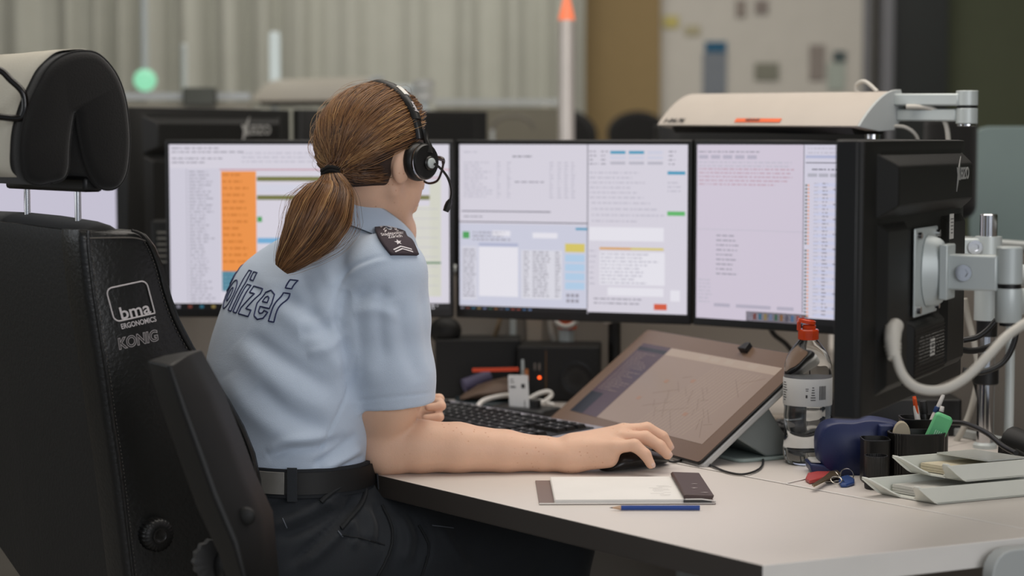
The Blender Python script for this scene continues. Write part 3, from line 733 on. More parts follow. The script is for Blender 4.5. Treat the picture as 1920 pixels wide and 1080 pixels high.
# head frame
HF = Vector((.668, .744, 0)).normalized(); HR = Vector((HF.y, -HF.x, 0)); HU = Vector((0, 0, 1))
pitch = Matrix.Rotation(math.radians(-11), 3, HR); HF = pitch @ HF; HU = pitch @ HU
HC = Vector(((706-960)/FPX*3.17, 3.17, 1.222)); HS = .95
def hp_(f, r, u): return np.array(HC + (HF*f + HR*r + HU*u)*HS)
HAX = np.array((HF, HR, HU))
M_skin = mat('skin', 'dbb399', .5, spec=.35, noise_s=26, noise_a=.10, bump=.12, bump_s=420, sss=.15)
nt = M_skin.node_tree; I = nt.nodes['Principled BSDF'].inputs
# freckles
tc = nt.nodes.new('ShaderNodeTexCoord'); vo = nt.nodes.new('ShaderNodeTexVoronoi'); vo.inputs['Scale'].default_value = 110
rp = nt.nodes.new('ShaderNodeValToRGB'); rp.color_ramp.elements[0].position = .07; rp.color_ramp.elements[0].color = (.80, .66, .60, 1); rp.color_ramp.elements[1].position = .2; rp.color_ramp.elements[1].color = (1, 1, 1, 1)
n3 = nt.nodes.new('ShaderNodeTexNoise'); n3.inputs['Scale'].default_value = 9; r3 = nt.nodes.new('ShaderNodeValToRGB'); r3.color_ramp.elements[0].position = .45; r3.color_ramp.elements[1].position = .6
nt.links.new(tc.outputs['Object'], vo.inputs['Vector']); nt.links.new(vo.outputs['Distance'], rp.inputs[0]); nt.links.new(tc.outputs['Object'], n3.inputs['Vector']); nt.links.new(n3.outputs['Fac'], r3.inputs[0])
mu = nt.nodes.new('ShaderNodeMix'); mu.data_type = 'RGBA'; mu.blend_type = 'MULTIPLY'
src = I['Base Color'].links[0].from_socket
nt.links.new(r3.outputs[0], mu.inputs[0]); nt.links.new(src, mu.inputs[6]); nt.links.new(rp.outputs[0], mu.inputs[7]); nt.links.new(mu.outputs[2], I['Base Color'])

B = Vox((-.60, 2.93, .66), (.28, 3.56, 1.37), .0027)
B.sections(SEC, RB, FB, .02, shrink=.024)
# head
A = HAX
B.ell(hp_(-.012, 0, .030), np.array((.094, .075, .088))*HS, A, .01)
B.ell(hp_(.030, 0, -.026), np.array((.062, .056, .076))*HS, A, .012)
for s in (-1, 1):
    B.cone(hp_(.0, s*.048, -.045), hp_(.060, s*.018, -.092), .015*HS, .011*HS, .010)
    B.cone(hp_(.050, s*.036, -.014), hp_(.064, s*.026, -.045), .020*HS, .015*HS, .010)
    B.cone(hp_(.074, s*.016, .034), hp_(.062, s*.040, .032), .007*HS, .006*HS, .008)
    B.ell(hp_(.096, s*.031, .016), np.array((.013, .015, .011))*HS, A, .008, 'cut')
    B.ell(hp_(.077, s*.031, .014), np.array((.0135,)*3)*HS, A, .004)
    # ear
    ec = hp_(-.014, s*.075, -.002)
    B.ell(ec, np.array((.020, .012, .034))*HS, A, .006)
    B.ell(hp_(-.010, s*.086, .002), np.array((.009, .007, .018))*HS, A, .003, 'cut')
B.ell(hp_(.074, 0, -.092), np.array((.014, .020, .014))*HS, A, .010)
B.cone(hp_(.090, 0, .022), hp_(.108, 0, -.016), .0065*HS, .0095*HS, .008)
for s in (-1, 1): B.ell(hp_(.099, s*.011, -.022), np.array((.009, .007, .006))*HS, A, .005)
B.cone(hp_(.090, -.016, -.052), hp_(.090, .016, -.052), .0055*HS, .0055*HS, .006); B.cone(hp_(.097, -.006, -.050), hp_(.097, .006, -.050), .005*HS, .005*HS, .005)
B.cone(hp_(.088, -.014, -.062), hp_(.088, .014, -.062), .006*HS, .006*HS, .006)
B.ell(hp_(.101, 0, -.0565), np.array((.006, .022, .0012))*HS, A, .002, 'cut')
nb = np.array((SEC[-1][1]+.012, 3.21, SEC[-1][0]-.03))
B.cone(hp_(-.006, 0, -.045), nb+FB*.014, .043, .052, .010)
B.cone(hp_(.012, .0, -.058), nb+FB*.026, .034, .044, .008)
B.cone(hp_(-.01, .050, -.02), nb+FB*.045-np.array((0, 0, .03)), .014, .010, .010)     # neck tendon
# arms
B.chain([nb+(0, 0, -.09)-FB*.02, Sr-FB*.004, (-.190, 3.065, .93), (-.198, 3.07, .86), Er+(-.006, 0, .025)], [.036, .044, .049, .0555, .042], .012)
B.chain([Er, (-.145, 3.088, .7815), (-.085, 3.09, .7795), (-.01, 3.095, .7730), (.05, 3.098, .7680), (.086, 3.10, .7660)], [.0405, .041, .0385, .0325, .0270, .0250], .008)
B.cone(Er+(-.006, -.010, -.016), Er+(.012, -.006, -.018), .028, .025, .012)          # elbow
B.chain([nb+(0, 0, -.09)-FB*.02, Sl, (-.40, 3.39, .92), El], [.036, .040, .044, .038], .012)
B.chain([El, (-.30, 3.375, .79), (-.19, 3.275, .802)], [.039, .038, .025], .018)
# right hand on the mouse
B.cone((.078, 3.089, .766), (.098, 3.088, .764), .0225, .021, .01); B.cone((.078, 3.111, .767), (.098, 3.112, .767), .0225, .0215, .01)
B.cone((.092, 3.086, .763), (.150, 3.076, .766), .0215, .0165, .012)                  # heel
B.cone((.095, 3.114, .768), (.150, 3.138, .770), .021, .0140, .012)                   # thumb ball
MCP = [(.180, 3.137, .797), (.176, 3.114, .801), (.170, 3.092, .795), (.158, 3.071, .783)]
for m, r in zip(MCP, (.0125, .0135, .013, .012)): B.cone((.098, 3.10+(m[1]-3.10)*.35, .776), m, .0195, r, .013)
FG = [[MCP[0], (.214, 3.139, .802), (.236, 3.139, .786), (.247, 3.138, .771)],
      [MCP[1], (.213, 3.115, .805), (.237, 3.115, .792), (.2475, 3.113, .777)],
      [MCP[2], (.209, 3.091, .795), (.231, 3.087, .782), (.243, 3.084, .769)],
      [MCP[3], (.190, 3.066, .787), (.207, 3.061, .773), (.215, 3.058, .758)]]
for f, (a, b, c_) in zip(FG, ((.0108, .0095, .0080), (.0112, .0098, .0083), (.0110, .0096, .0081), (.0102, .0089, .0074))):
    B.cone(f[0], f[1], a+.001, a-.0008, .005); B.cone(f[1], f[2], a, b, .0035); B.cone(f[2], f[3], b, c_, .0035)
B.chain([(.125, 3.128, .772), (.165, 3.152, .768), (.198, 3.150, .758), (.216, 3.143, .754)], [.0150, .0115, .0105, .0085], .006)
# left hand, loosely closed behind the right arm
B.cone((-.190, 3.275, .802), (-.160, 3.245, .806), .025, .026, .012)
Ld = np.array((.8, -.60, 0))
for i, (zz, off, r) in enumerate(((.8345, .018, .0084), (.8175, .006, .0088), (.7995, -.010, .0088), (.7825, -.022, .0082))):
    zz -= .003; m = np.array((-.144, 3.230, zz))+np.array((.5, .85, 0))*off*.6
    B.cone((-.165, 3.248, .804), m, .018, .0098, .004)
    p = m+Ld*.026+(0, 0, .001); d = p+np.array((.004, -.019, -.003)); e = d+np.array((-.022, -.002, -.002))
    B.cone(m, p, r+.0002, r, .0008); B.cone(p, d, r, r-.001, .0008); B.cone(d, e, r-.001, r-.002, .002)
B.chain([(-.170, 3.262, .815), (-.142, 3.268, .828), (-.120, 3.262, .834)], [.014, .0115, .009], .004)
V, Q = B.mesh(2); del B
body_obj = np_mesh('body', V, Q, M_skin, person)
# nails
M_nail = mat('nail', 'd9b8a8', .25, spec=.6)
for f, r in zip(FG, (.0081, .0084, .0082, .0075)):
    a, b = Vector(f[2]), Vector(f[3]); d = (b-a).normalized(); up = Vector((0, -.25, 1)); up = (up-d*up.dot(d)).normalized(); side = d.cross(up)
    c = b+d*.0012+up*(r-.0007)*.55
    MB().sph(1, M=Matrix(((d.x*.0062, side.x*.0052, up.x*.0035, c.x), (d.y*.0062, side.y*.0052, up.y*.0035, c.y), (d.z*.0062, side.z*.0052, up.z*.0035, c.z), (0, 0, 0, 1))), seg=12).build('fingernail', M_nail, person)
# eyes, brows and lips
for s in (-1, 1):
    c = Vector(hp_(.0785, s*.031, .014))
    mb = MB().sph(.0125*HS, tuple(c), seg=16); mb.mat(1)
    mb.sph(.006, tuple(c+HF*.0085), seg=12, sc=(1, 1, 1))
    mb.build('eye', [mat('eye_white', 'd8d4ce', .3), mat('iris', '4a5a58', .2)], person)
    MB().tube([hp_(.094, s*.014, .034), hp_(.093, s*.032, .040), hp_(.080, s*.050, .034)], [.0015, .0028, .001], 8).build('eyebrow', mat('brow', '5a4030', .8), person)
MB().tube([hp_(.091, -.016, -.056), hp_(.099, -.007, -.054), hp_(.100, .0, -.055), hp_(.099, .007, -.054), hp_(.091, .016, -.056)], [.001, .004, .0045, .004, .001], 8).build('lips', mat('lips', 'bd8878', .5), person)
# ------------------------------------------------------------------ shirt
S = Vox((-.60, 2.92, .70), (-.02, 3.60, 1.19), .003)
hem_d = np.array((.01, .012, -1)); hem_d /= np.linalg.norm(hem_d)
S.chain([np.array((-.255, 3.15, 1.062)), Sr+(-.004, 0, .004), (-.190, 3.063, .985), (-.186, 3.066, .90), (-.183, 3.07, .80)], [.050, .059, .060, .063, .0665], .026)
S.chain([np.array((-.33, 3.25, 1.055)), Sl, (-.405, 3.37, .96), (-.395, 3.40, .85)], [.045, .050, .052, .058], .024)
hn = Vector((.075, .03, -1)).normalized(); hpnt = (-.184, 3.068, zof(768, 3.01))
S.cutplane(hpnt, hn, (-.262, 2.93, .715), (-.09, 3.16, .88), .003)
S.cone((-.183, 3.07, .79), (-.186, 3.066, zof(735, 3.06)), .0575, .054, .002, 'cut')
S.sections(SEC[1:-1] + [(.725, SEC[1][1], 3.11, .142, .098)], RB, FB, .012)
V, Q = S.mesh(2); del S
Nn = normals(V, Q)
V = V + Nn*(vnoise(V*np.array((26, 26, 15)), 3)*.0016)[:, None]
FL = [([(733, 478), (690, 488), (652, 508), (632, 545), (626, 590), (640, 640)], 4.5, -.0022),      # armhole seam
      ([(738, 482), (694, 494), (660, 514), (642, 550)], 7, .0016),
      ([(650, 540), (640, 600), (650, 680), (662, 760)], 12, -.007),
      ([(664, 520), (660, 600), (668, 700)], 16, .004),
      ([(668, 660), (660, 720), (640, 762), (622, 800), (600, 850), (588, 878)], 3.5, -.0022),       # side seam
      ([(500, 560), (560, 610), (620, 670), (652, 700)], 20, .004), ([(520, 545), (585, 590), (640, 640)], 14, -.004),
      ([(440, 640), (500, 700), (570, 750), (640, 770)], 22, .0035), ([(460, 625), (540, 680), (630, 735)], 16, -.004),
      ([(640, 590), (600, 620), (560, 625)], 13, -.0035), ([(655, 620), (610, 655), (575, 665)], 10, .003),
      ([(425, 700), (470, 770), (540, 820), (600, 835)], 20, .004), ([(480, 720), (545, 775), (620, 805)], 15, -.0035),
      ([(500, 862), (540, 842), (600, 838), (655, 815)], 9, -.005), ([(500, 850), (550, 828), (620, 818)], 11, .004),
      ([(585, 876), (625, 850), (672, 812)], 8, -.005), ([(600, 880), (645, 862), (680, 835)], 8, .005), ([(630, 880), (660, 866), (684, 858)], 6, -.004),
      ([(700, 560), (690, 640), (700, 730)], 18, .003), ([(745, 560), (760, 640), (790, 720)], 16, -.003), ([(720, 520), (712, 600), (722, 680)], 12, -.0025), ([(790, 540), (800, 620), (812, 700)], 10, -.002),
      ([(665, 560), (700, 545), (740, 560)], 10, -.003), ([(660, 590), (705, 580), (750, 600)], 12, .003),
      ([(664, 753), (700, 748), (760, 742), (818, 736)], 2.6, -.0014),                               # sleeve hem stitching
      ([(560, 500), (580, 560), (590, 600)], 16, -.003), ([(600, 480), (625, 540)], 14, .0025), ([(460, 520), (500, 560)], 14, -.002)]
FL = [(a, b, c*1.3) for a, b, c in FL]
V, D = folds(V, Q, FL, normals(V, Q)); V = relax(V, Q, .35)
M_shirt = mat('shirt_fabric', 'bac8da', .85, sheen=.25, noise_s=40, noise_a=.025, bump=.35, bump_s=900)
shirt = np_mesh('shirt', V, Q, M_shirt, person)
shirt_bvh = BVHTree.FromPolygons([tuple(v) for v in V], [tuple(q) for q in Q.tolist()])
# collar
def ring(c, w, t, z, tilt, n=40):
    out = []
    for i in range(n):
        a = 2*math.pi*i/n; p = Vector(c) + Vector(RB)*w*math.cos(a) + Vector(FB)*t*math.sin(a)
        out.append((p.x, p.y, z - tilt*math.sin(a)))
    return out
cc = ((703-960)/FPX*3.19, 3.19, 0); zc0 = 1.132
rings = [ring(cc, .080, .080, zc0-.045, .045), ring(cc, .072, .070, zc0-.018, .042), ring((cc[0]+.004, cc[1]+.003, 0), .0635, .060, zc0+.002, .042), ring((cc[0]+.006, cc[1]+.004, 0), .060, .057, zc0+.003, .042), ring(cc, .062, .060, zc0-.02, .04)]
col_mb = MB().loft(rings, cap=False); col_mb.build('collar', M_shirt, shirt, sub=1)
# lettering across the back, stitched outlines that follow the cloth
M_navy = mat('navy_thread', '2a3158', .8)
def wrap_on(Vt, Ft, org, ux, uy, dirv, bvh, name, m, parent, lift=.0008, dist=.4):
    out = []; d = Vector(dirv).normalized(); ok = []
    for x, y, z in Vt:
        p = Vector(org)+Vector(ux)*x+Vector(uy)*y; h = bvh.ray_cast(p-d*dist*.5, d, dist)
        if h[0] is None: out.append(p); ok.append(False)
        else: out.append(h[0]-d*(lift+z)); ok.append(True)
    F = [f for f in Ft if all(ok[i] for i in f)]
    return MB().add(out, F).build(name, m, parent, smooth=False)
def arcp(cx, cy, rx, ry, n=20): return [(cx+rx*math.cos(2*math.pi*i/n), cy+ry*math.sin(2*math.pi*i/n)) for i in range(n)]
GL = {'P': (.45, [[(0, 0), (.14, 0), (.14, .25), (.28, .25), (.40, .31), (.45, .49), (.40, .66), (.28, .73), (0, .73)], [(.14, .37), (.25, .38), (.31, .49), (.25, .60), (.14, .61)]]),
      'o': (.44, [arcp(.22, .26, .22, .27), arcp(.22, .26, .085, .13, 14)]), 'l': (.14, [[(0, 0), (.14, 0), (.14, .76), (0, .76)]]),
      'i': (.14, [[(0, 0), (.14, 0), (.14, .52), (0, .52)], [(0, .61), (.14, .61), (.14, .76), (0, .76)]]),
      'z': (.38, [[(0, 0), (.38, 0), (.38, .12), (.18, .12), (.38, .42), (.38, .52), (.02, .52), (.02, .40), (.20, .40), (0, .11)]]),
      'e': (.44, [[(.44, .22), (.14, .22), (.16, .13), (.22, .10), (.29, .12), (.31, .17), (.43, .15), (.36, .03), (.22, -.01), (.08, .04), (0, .26), (.07, .47), (.22, .53), (.37, .47), (.44, .32)], [(.14, .31), (.30, .31), (.28, .39), (.22, .42), (.16, .39)]])}
def glyph_loops(txt, size, gap):
    out = []; x = 0
    for c in txt:
        w_, ls = GL[c]
        for l in ls:
            pts = []
            for k in range(len(l)):
                p, q = l[k], l[(k+1) % len(l)]; n = max(1, int(math.hypot(q[0]-p[0], q[1]-p[1])*size/.003))
                pts += [((x+p[0]+(q[0]-p[0])*j/n)*size, (p[1]+(q[1]-p[1])*j/n)*size) for j in range(n)]
            out.append(pts)
        x += w_+gap
    wt = (x-gap)*size
    return [[(p[0]-wt-p[1]*.06, p[1]) for p in l] for l in out]
bx = Vector(RB); lean = Vector((0, 0, 1))*.92+Vector(FB)*.38
ang = math.radians(-4); ux = (bx*math.cos(ang)+lean*math.sin(ang)); uy = (lean*math.cos(ang)-bx*math.sin(ang))
hit = shirt_bvh.ray_cast(Vector((0, 0, CAMZ)), ray(514, 604).normalized()); org = hit[0]-Vector(FB)*.0
mb = MB()
for lp in glyph_loops('Polizei', .088, .085):
    pts = []; d_ = Vector(FB)
    for x, y in lp:
        p = Vector(org)+ux*x+uy*y; h = shirt_bvh.ray_cast(p-d_*.2, d_, .4)
        if h[0] is not None: pts.append(h[0]+h[1]*.0006)
    if len(pts) > 6 and max((pts[i]-pts[i-1]).length for i in range(len(pts))) < .03: mb.tube(pts, .00115, 6, loop=True)
mb.build('lettering', M_navy, shirt, sharp=80)

# epaulette
M_epa = mat('epaulette_fabric', '3f353b', .85, bump=.3, bump_s=900, noise_s=200, noise_a=.1)
M_thr = mat('silver_thread', 'd6d0d2', .6)
def surf(px, py, lift):
    h = shirt_bvh.ray_cast(Vector((0, 0, CAMZ)), ray(px, py).normalized())
    if h[0] is None: return None
    return h[0]+h[1].normalized()*lift
EQ = [Vector((699, 424, 0)), Vector((741, 420, 0)), Vector((784, 484, 0)), Vector((733, 483, 0))]      # outline of the shoulder slide as photographed
c_cam = Vector((0, 0, CAMZ))
def epa_pt(u, v, lift):
    b_ = .0 if u > .16 else (1-math.sqrt(max(0, 1-((.16-u)/.16)**2)))*.5
    vv = .5+(v*.5)*(1-b_)
    L_ = EQ[0].lerp(EQ[3], u)+Vector((-4*math.sin(math.pi*u), 2*math.sin(math.pi*u), 0)); R_ = EQ[1].lerp(EQ[2], u)+Vector((5*math.sin(math.pi*u), -3*math.sin(math.pi*u), 0))
    q = L_.lerp(R_, vv); d = ray(q.x, q.y).normalized(); h = shirt_bvh.ray_cast(c_cam, d)
    if h[0] is None or h[0].y > 3.35:
        pp = c_cam+d*3.1; h = shirt_bvh.find_nearest(pp); return h[0]+Vector((0, 0, lift))
    return h[0]+Vector((0, -.3, 1)).normalized()*lift
nu, nv = 20, 12
g_ = [[epa_pt(i/nu, -1+2*j/nv, .005) for j in range(nv+1)] for i in range(nu+1)]
for _ in range(5):
    arr = np.array([[tuple(p) for p in r] for r in g_]); pd = np.pad(arr, ((1, 1), (1, 1), (0, 0)), mode='reflect', reflect_type='odd'); av = .25*(pd[:-2, 1:-1]+pd[2:, 1:-1]+pd[1:-1, :-2]+pd[1:-1, 2:])
    g_ = [[Vector(av[i, j])*.7+g_[i][j]*.3 for j in range(nv+1)] for i in range(nu+1)]
vs = [tuple(p) for r in g_ for p in r]; fs = [(i*(nv+1)+j, i*(nv+1)+j+1, (i+1)*(nv+1)+j+1, (i+1)*(nv+1)+j) for i in range(nu) for j in range(nv)]
ep = MB().add(vs, fs).build('epaulette', M_epa, shirt, sharp=180); sm = ep.modifiers.new('s', 'SOLIDIFY'); sm.thickness = .005; sm.offset = 0
def on_epa(Vt, Ft, u0, size_u, name, m, lift=.0031):     # x across, y toward the neck, in metres
    out = []
    for x, y, z in Vt:
        u = min(max(u0-y/.078, 0), 1)*nu; v = min(max(.5+x/.052, 0), 1)*nv; i, j = min(int(u), nu-1), min(int(v), nv-1); fu, fv = u-i, v-j
        p = (g_[i][j]*(1-fu)+g_[i+1][j]*fu)*(1-fv)+(g_[i][j+1]*(1-fu)+g_[i+1][j+1]*fu)*fv
        nn = (g_[i][j+1]-g_[i][j]).cross(g_[i+1][j]-g_[i][j]).normalized(); nn = nn if nn.y < 0 or nn.z > .7 else -nn
        out.append(tuple(p+nn*lift))
    return MB().add(out, Ft).build(name, m, shirt, smooth=False)
sgn = -1
def T2(V, sx=1): return [(v[0]*sx, v[1], v[2]) for v in V]
V1, F1 = text_mesh('Stadtpolizei', .0088, 'CENTER', bold=.0001); on_epa(V1, F1, .44, 1, 'epaulette_text', M_thr)
V1, F1 = text_mesh('Zürich', .0088, 'CENTER', bold=.0001); on_epa(V1, F1, .53, 1, 'epaulette_text', M_thr)
star = [((.0062 if i % 2 == 0 else .0026)*math.sin(math.pi*i/5), (.0062 if i % 2 == 0 else .0026)*math.cos(math.pi*i/5), 0) for i in range(10)]
on_epa(star+[(0, 0, 0)], [(i, (i+1) % 10, 10) for i in range(10)], .66, 1, 'star', M_thr)
for k in (0, 1):
    o_ = -.0052*k; cv = []; n = 8
    for i in range(n+1):
        x = -.016+.032*i/n; cv += [(x, .006-abs(x)*.45+o_, 0), (x, .0032-abs(x)*.45+o_, 0)]
    on_epa(cv, [(2*i, 2*i+1, 2*i+3, 2*i+2) for i in range(n)], .84, 1, 'chevron', M_thr)
# small crest: wreath of loops and shield, generic embroidery strokes
cr = MB(); rr = random.Random(5)
for s in (-1, 1):
    for (a, b) in (((.005, .010), (.013, .013)), ((.013, .013), (.014, .007)), ((.006, .006), (.012, .002)), ((.012, .002), (.008, -.002)), ((.004, .012), (.008, .016)), ((.010, .009), (.016, .010)), ((.007, .001), (.012, -.004))):
        x0, y0, x1, y1 = s*a[0], a[1], s*b[0], b[1]; dx, dy = x1-x0, y1-y0; l = math.hypot(dx, dy); nx_, ny_ = -dy/l*.0008, dx/l*.0008
        cr.add([(x0+nx_, y0+ny_, 0), (x1+nx_, y1+ny_, 0), (x1-nx_, y1-ny_, 0), (x0-nx_, y0-ny_, 0)], [(0, 1, 2, 3)])
on_epa(cr.v, cr.f, .30, 1, 'crest', M_thr)
sh = [(.0052*math.cos(a), .0062*math.sin(a)+.006, 0) for a in [i*math.pi/8 for i in range(16)]]
on_epa(sh, [tuple(range(16))], .30, 1, 'crest_shield', mat('shield_white', 'c9ccd2', .7))
on_epa([(-.0045, .009, 0), (.004, .002, 0), (-.003, .002, 0)], [(0, 1, 2)], .30, 1, 'crest_shield', mat('shield_blue', '2b3550', .7), .0037)
# thin cord loop under the collar
MB().tube([surf(690+i*3, 424+.2*i, .002) or Vector((0, 0, 0)) for i in range(6)], .0012, 6).build('cord', mat('maroon', '4a2a2a', .8), shirt)
# ------------------------------------------------------------------ hair
def hair_mat(name, cols):
    m = bpy.data.materials.new(name); m.use_nodes = True; nt = m.node_tree; b = nt.nodes['Principled BSDF']
    b.inputs['Roughness'].default_value = .36; b.inputs['Specular IOR Level'].default_value = .45
    at = nt.nodes.new('ShaderNodeAttribute'); at.attribute_name = 'tone'
    rp = nt.nodes.new('ShaderNodeValToRGB'); e = rp.color_ramp.elements
    e[0].position = 0; e[0].color = srgb(cols[0]); e[1].position = 1; e[1].color = srgb(cols[-1])
    for i, c in enumerate(cols[1:-1]): n = e.new((i+1)/(len(cols)-1)); n.color = srgb(c)
    nt.links.new(at.outputs['Fac'], rp.inputs[0]); nt.links.new(rp.outputs[0], b.inputs['Base Color']); return m
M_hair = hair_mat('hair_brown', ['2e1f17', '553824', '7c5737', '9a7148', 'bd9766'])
def strands(P, rad, tone):
    """P (N,K,3) centre lines, rad (N,K), tone (N,) -> three sided strands"""
    N, K, _ = P.shape; Tn = np.gradient(P, axis=1); Tn /= np.linalg.norm(Tn, axis=2)[..., None]+1e-9
    up = np.array((.2, -.9, .38)); a = np.cross(Tn, up); a /= np.linalg.norm(a, axis=2)[..., None]+1e-9; b = np.cross(Tn, a)
    rings = [P+(a*math.cos(t)+b*math.sin(t))*rad[..., None] for t in (0, 2.094, 4.189)]
    V = np.stack(rings, 2).reshape(-1, 3)
    i = np.arange(N)[:, None, None]*K*3; k = np.arange(K-1)[None, :, None]*3; j = np.arange(3)[None, None, :]; j2 = (j+1) % 3
    Q = np.stack([i+k+j, i+k+j2, i+k+3+j2, i+k+3+j], -1).reshape(-1, 4)
    return V, Q, np.repeat(tone, K*3)
def sph_pt(th, ph, off=0):   # th: angle from crown axis (0 = straight up) ; ph: around, 0 = forward, + = right
    r = np.array((.0965+off, .0775+off, .0905+off))
    return np.array((-.012, 0, .030))+np.stack([np.sin(th)*np.cos(ph)*r[0], np.sin(th)*np.sin(ph)*r[1], np.cos(th)*r[2]], -1)
def toW(L):
    A = np.array((HF, HR, HU)); return np.array(HC)+(L@A)*HS
tie_l = np.array((-.106, .018, -.034))
def slerp_path(d0, d1, K, lift, rng):
    om = np.arccos(np.clip((d0*d1).sum(-1), -1, 1))[:, None]; t = np.linspace(0, 1, K)[None, :]
    so = np.sin(om)+1e-6
    return (np.sin((1-t)*om)/so)[..., None]*d0[:, None, :]+(np.sin(t*om)/so)[..., None]*d1[:, None, :]
rg = np.random.default_rng(11)
ctr = np.array((-.012, 0, .030)); rad3 = np.array((.0965, .0775, .0905))
N = 8200; K = 14
# root directions: random over the hair covered part of the skull
ph = rg.uniform(-math.pi, math.pi, N); u = rg.uniform(-.88, 1, N)
d0 = np.stack([np.sqrt(1-u*u)*np.cos(ph), np.sqrt(1-u*u)*np.sin(ph), u], 1)
f, r, uu = (d0*rad3).T; side = np.abs(r)
line = .076-np.clip((.088-uu)/.095, 0, 1)*.060        # hairline: forward limit falls back towards the ear
keep = (f < line) & ~((side > .050) & (((f+.010)/.034)**2+((uu+.006)/.046)**2 < 1)) & ~((side > .045) & (uu < -.01) & (f > -.010)) & (uu > -.076+.30*np.clip(f+.06, 0, 1))
d0 = d0[keep]; N = len(d0)
d1v = (tie_l-ctr)/rad3; d1v /= np.linalg.norm(d1v)
D1 = np.repeat(d1v[None], N, 0)+rg.normal(0, .045, (N, 3)); D1 /= np.linalg.norm(D1, axis=1)[:, None]
path = slerp_path(d0, D1, K, 0, rg)
# strands sweep: bend slightly upwards so that they arc back over the head
bend = np.sin(np.linspace(0, math.pi, K))[None, :, None]*np.array((0, 0, .13))*(np.clip(d0[:, 2]+.6, 0, 1.2))[:, None, None]
path = path+bend; path /= np.linalg.norm(path, axis=2)[..., None]
t = np.linspace(0, 1, K)[None, :]
clump = rg.integers(0, 60, N); ctone = rg.uniform(.15, .95, 60)
lay = rg.uniform(0, 1, N)
off = .0042+(.011*np.clip(f[keep]/.06, 0, 1)*np.clip(uu[keep]/.05+.2, 0, 1))[:, None]*np.sin(np.clip(t*2.2+.25, 0, 1)*math.pi)+.0068*np.sin(np.clip(t*1.25, 0, 1)*math.pi*.62)*(.6+.4*lay[:, None])-.003*np.clip(t-.85, 0, 1)/.15
wav = .0012*np.sin(t*9+rg.uniform(0, 6.28, N)[:, None])
L = ctr+path*(rad3+0)+path*(off+wav)[..., None]*1.0
# near the tie gather to the band
w = np.clip((t-.80)/.20, 0, 1)[..., None]**1.5
tgt = tie_l+np.array((-.004, 0, 0))+rg.normal(0, .0055, (N, 1, 3))
L = L*(1-w)+tgt*w
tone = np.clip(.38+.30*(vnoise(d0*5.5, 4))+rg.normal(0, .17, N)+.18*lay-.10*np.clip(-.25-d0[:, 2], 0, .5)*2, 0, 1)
rad = (.00062+.0003*rg.uniform(0, 1, N))[:, None]*np.ones((1, K)); rad[:, 0] *= .5
V1, Q1, t1 = strands(toW(L), rad, tone)
# flyaway fine hairs at the nape and crown
n2 = 150; k2 = rg.integers(0, N, n2); L2 = L[k2]+(path[k2]*(.003+.006*np.sin(t*3.1))[..., None])*rg.uniform(.3, 1.4, n2)[:, None, None]
V2, Q2, t2 = strands(toW(L2), np.full((n2, K), .0002), np.clip(tone[k2]+.2, 0, 1))
# ponytail: centre line follows the photographed hang, resting on the back
tie_w = toW(tie_l+np.array((-.010, 0, 0)))
cl = [tie_w, np.array(W(622, 352, 3.068)), np.array(W(609, 385, 3.048)), np.array(W(594, 415, 3.038)), np.array(W(574, 446, 3.032)), np.array(W(552, 475, 3.028)), np.array(W(528, 505, 3.026))]
K3 = 22; cp = np.array([tuple(p) for p in spline([tuple(p) for p in cl], 6)]); s_ = np.linspace(0, len(cp)-1, K3)
C3 = np.stack([np.interp(s_, np.arange(len(cp)), cp[:, i]) for i in range(3)], 1)
tt = np.linspace(0, 1, K3)
hw = np.interp(tt, [0, .08, .22, .40, .60, .80, .93, 1], [.010, .019, .036, .045, .040, .028, .017, .010])
hd = np.interp(tt, [0, .08, .25, .5, .8, 1], [.011, .018, .027, .028, .018, .010])
tg = np.gradient(C3, axis=0); tg /= np.linalg.norm(tg, axis=1)[:, None]
vw = np.array((0, -1, -.1)); A3 = np.cross(tg, vw); A3 /= np.linalg.norm(A3, axis=1)[:, None]; B3 = np.cross(tg, A3)
N3 = 4200; ang = rg.uniform(0, 2*math.pi, N3); rr_ = np.sqrt(rg.uniform(.25, 1, N3))
ux_ = np.cos(ang)*rr_; uy_ = np.sin(ang)*rr_
sw = rg.uniform(-.25, .25, N3)[:, None]*np.sin(tt*3.0)[None, :]
ax_ = ux_[:, None]+sw*.5; ay_ = uy_[:, None]+.05*np.sin(tt[None, :]*11+ang[:, None]*3)
ax_ = ax_+rg.normal(0, .10, N3)[:, None]*(tt**3)[None, :]+.03*np.sin(tt[None, :]*8+rg.uniform(0, 6.28, N3)[:, None])
P3 = C3[None]+A3[None]*(ax_*hw[None])[..., None]+B3[None]*(ay_*hd[None])[..., None]
end = 1.03-.26*rg.uniform(0, 1, N3)**2.0; P3e = np.empty_like(P3)
for i in range(3):
    for n in range(N3): P3e[n, :, i] = np.interp(tt*min(end[n], 1), tt, P3[n, :, i])
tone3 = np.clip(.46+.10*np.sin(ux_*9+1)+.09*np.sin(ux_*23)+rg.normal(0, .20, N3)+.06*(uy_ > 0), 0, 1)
rad3_ = (.0006+.0003*rg.uniform(0, 1, N3))[:, None]*np.interp(tt, [0, .85, 1], [1, 1, .35])[None]
nf = 260; kf = rg.integers(0, N3, nf); Pf = P3e[kf]+((P3e[kf]-C3[None])*(rg.uniform(.1, .7, nf)[:, None, None]*(np.sin(tt*3.1)*.6+tt*.5)[None, :, None]))
P3e = np.concatenate([P3e, Pf]); rad3_ = np.concatenate([rad3_, np.full((nf, K3), .00022)]); tone3 = np.concatenate([tone3, np.clip(tone3[kf]+.1, 0, 1)])
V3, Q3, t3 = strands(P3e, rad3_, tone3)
Vh = np.concatenate([V1, V2, V3]); Qh = np.concatenate([Q1, Q2+len(V1), Q3+len(V1)+len(V2)]); th_ = np.concatenate([t1, t2, t3])
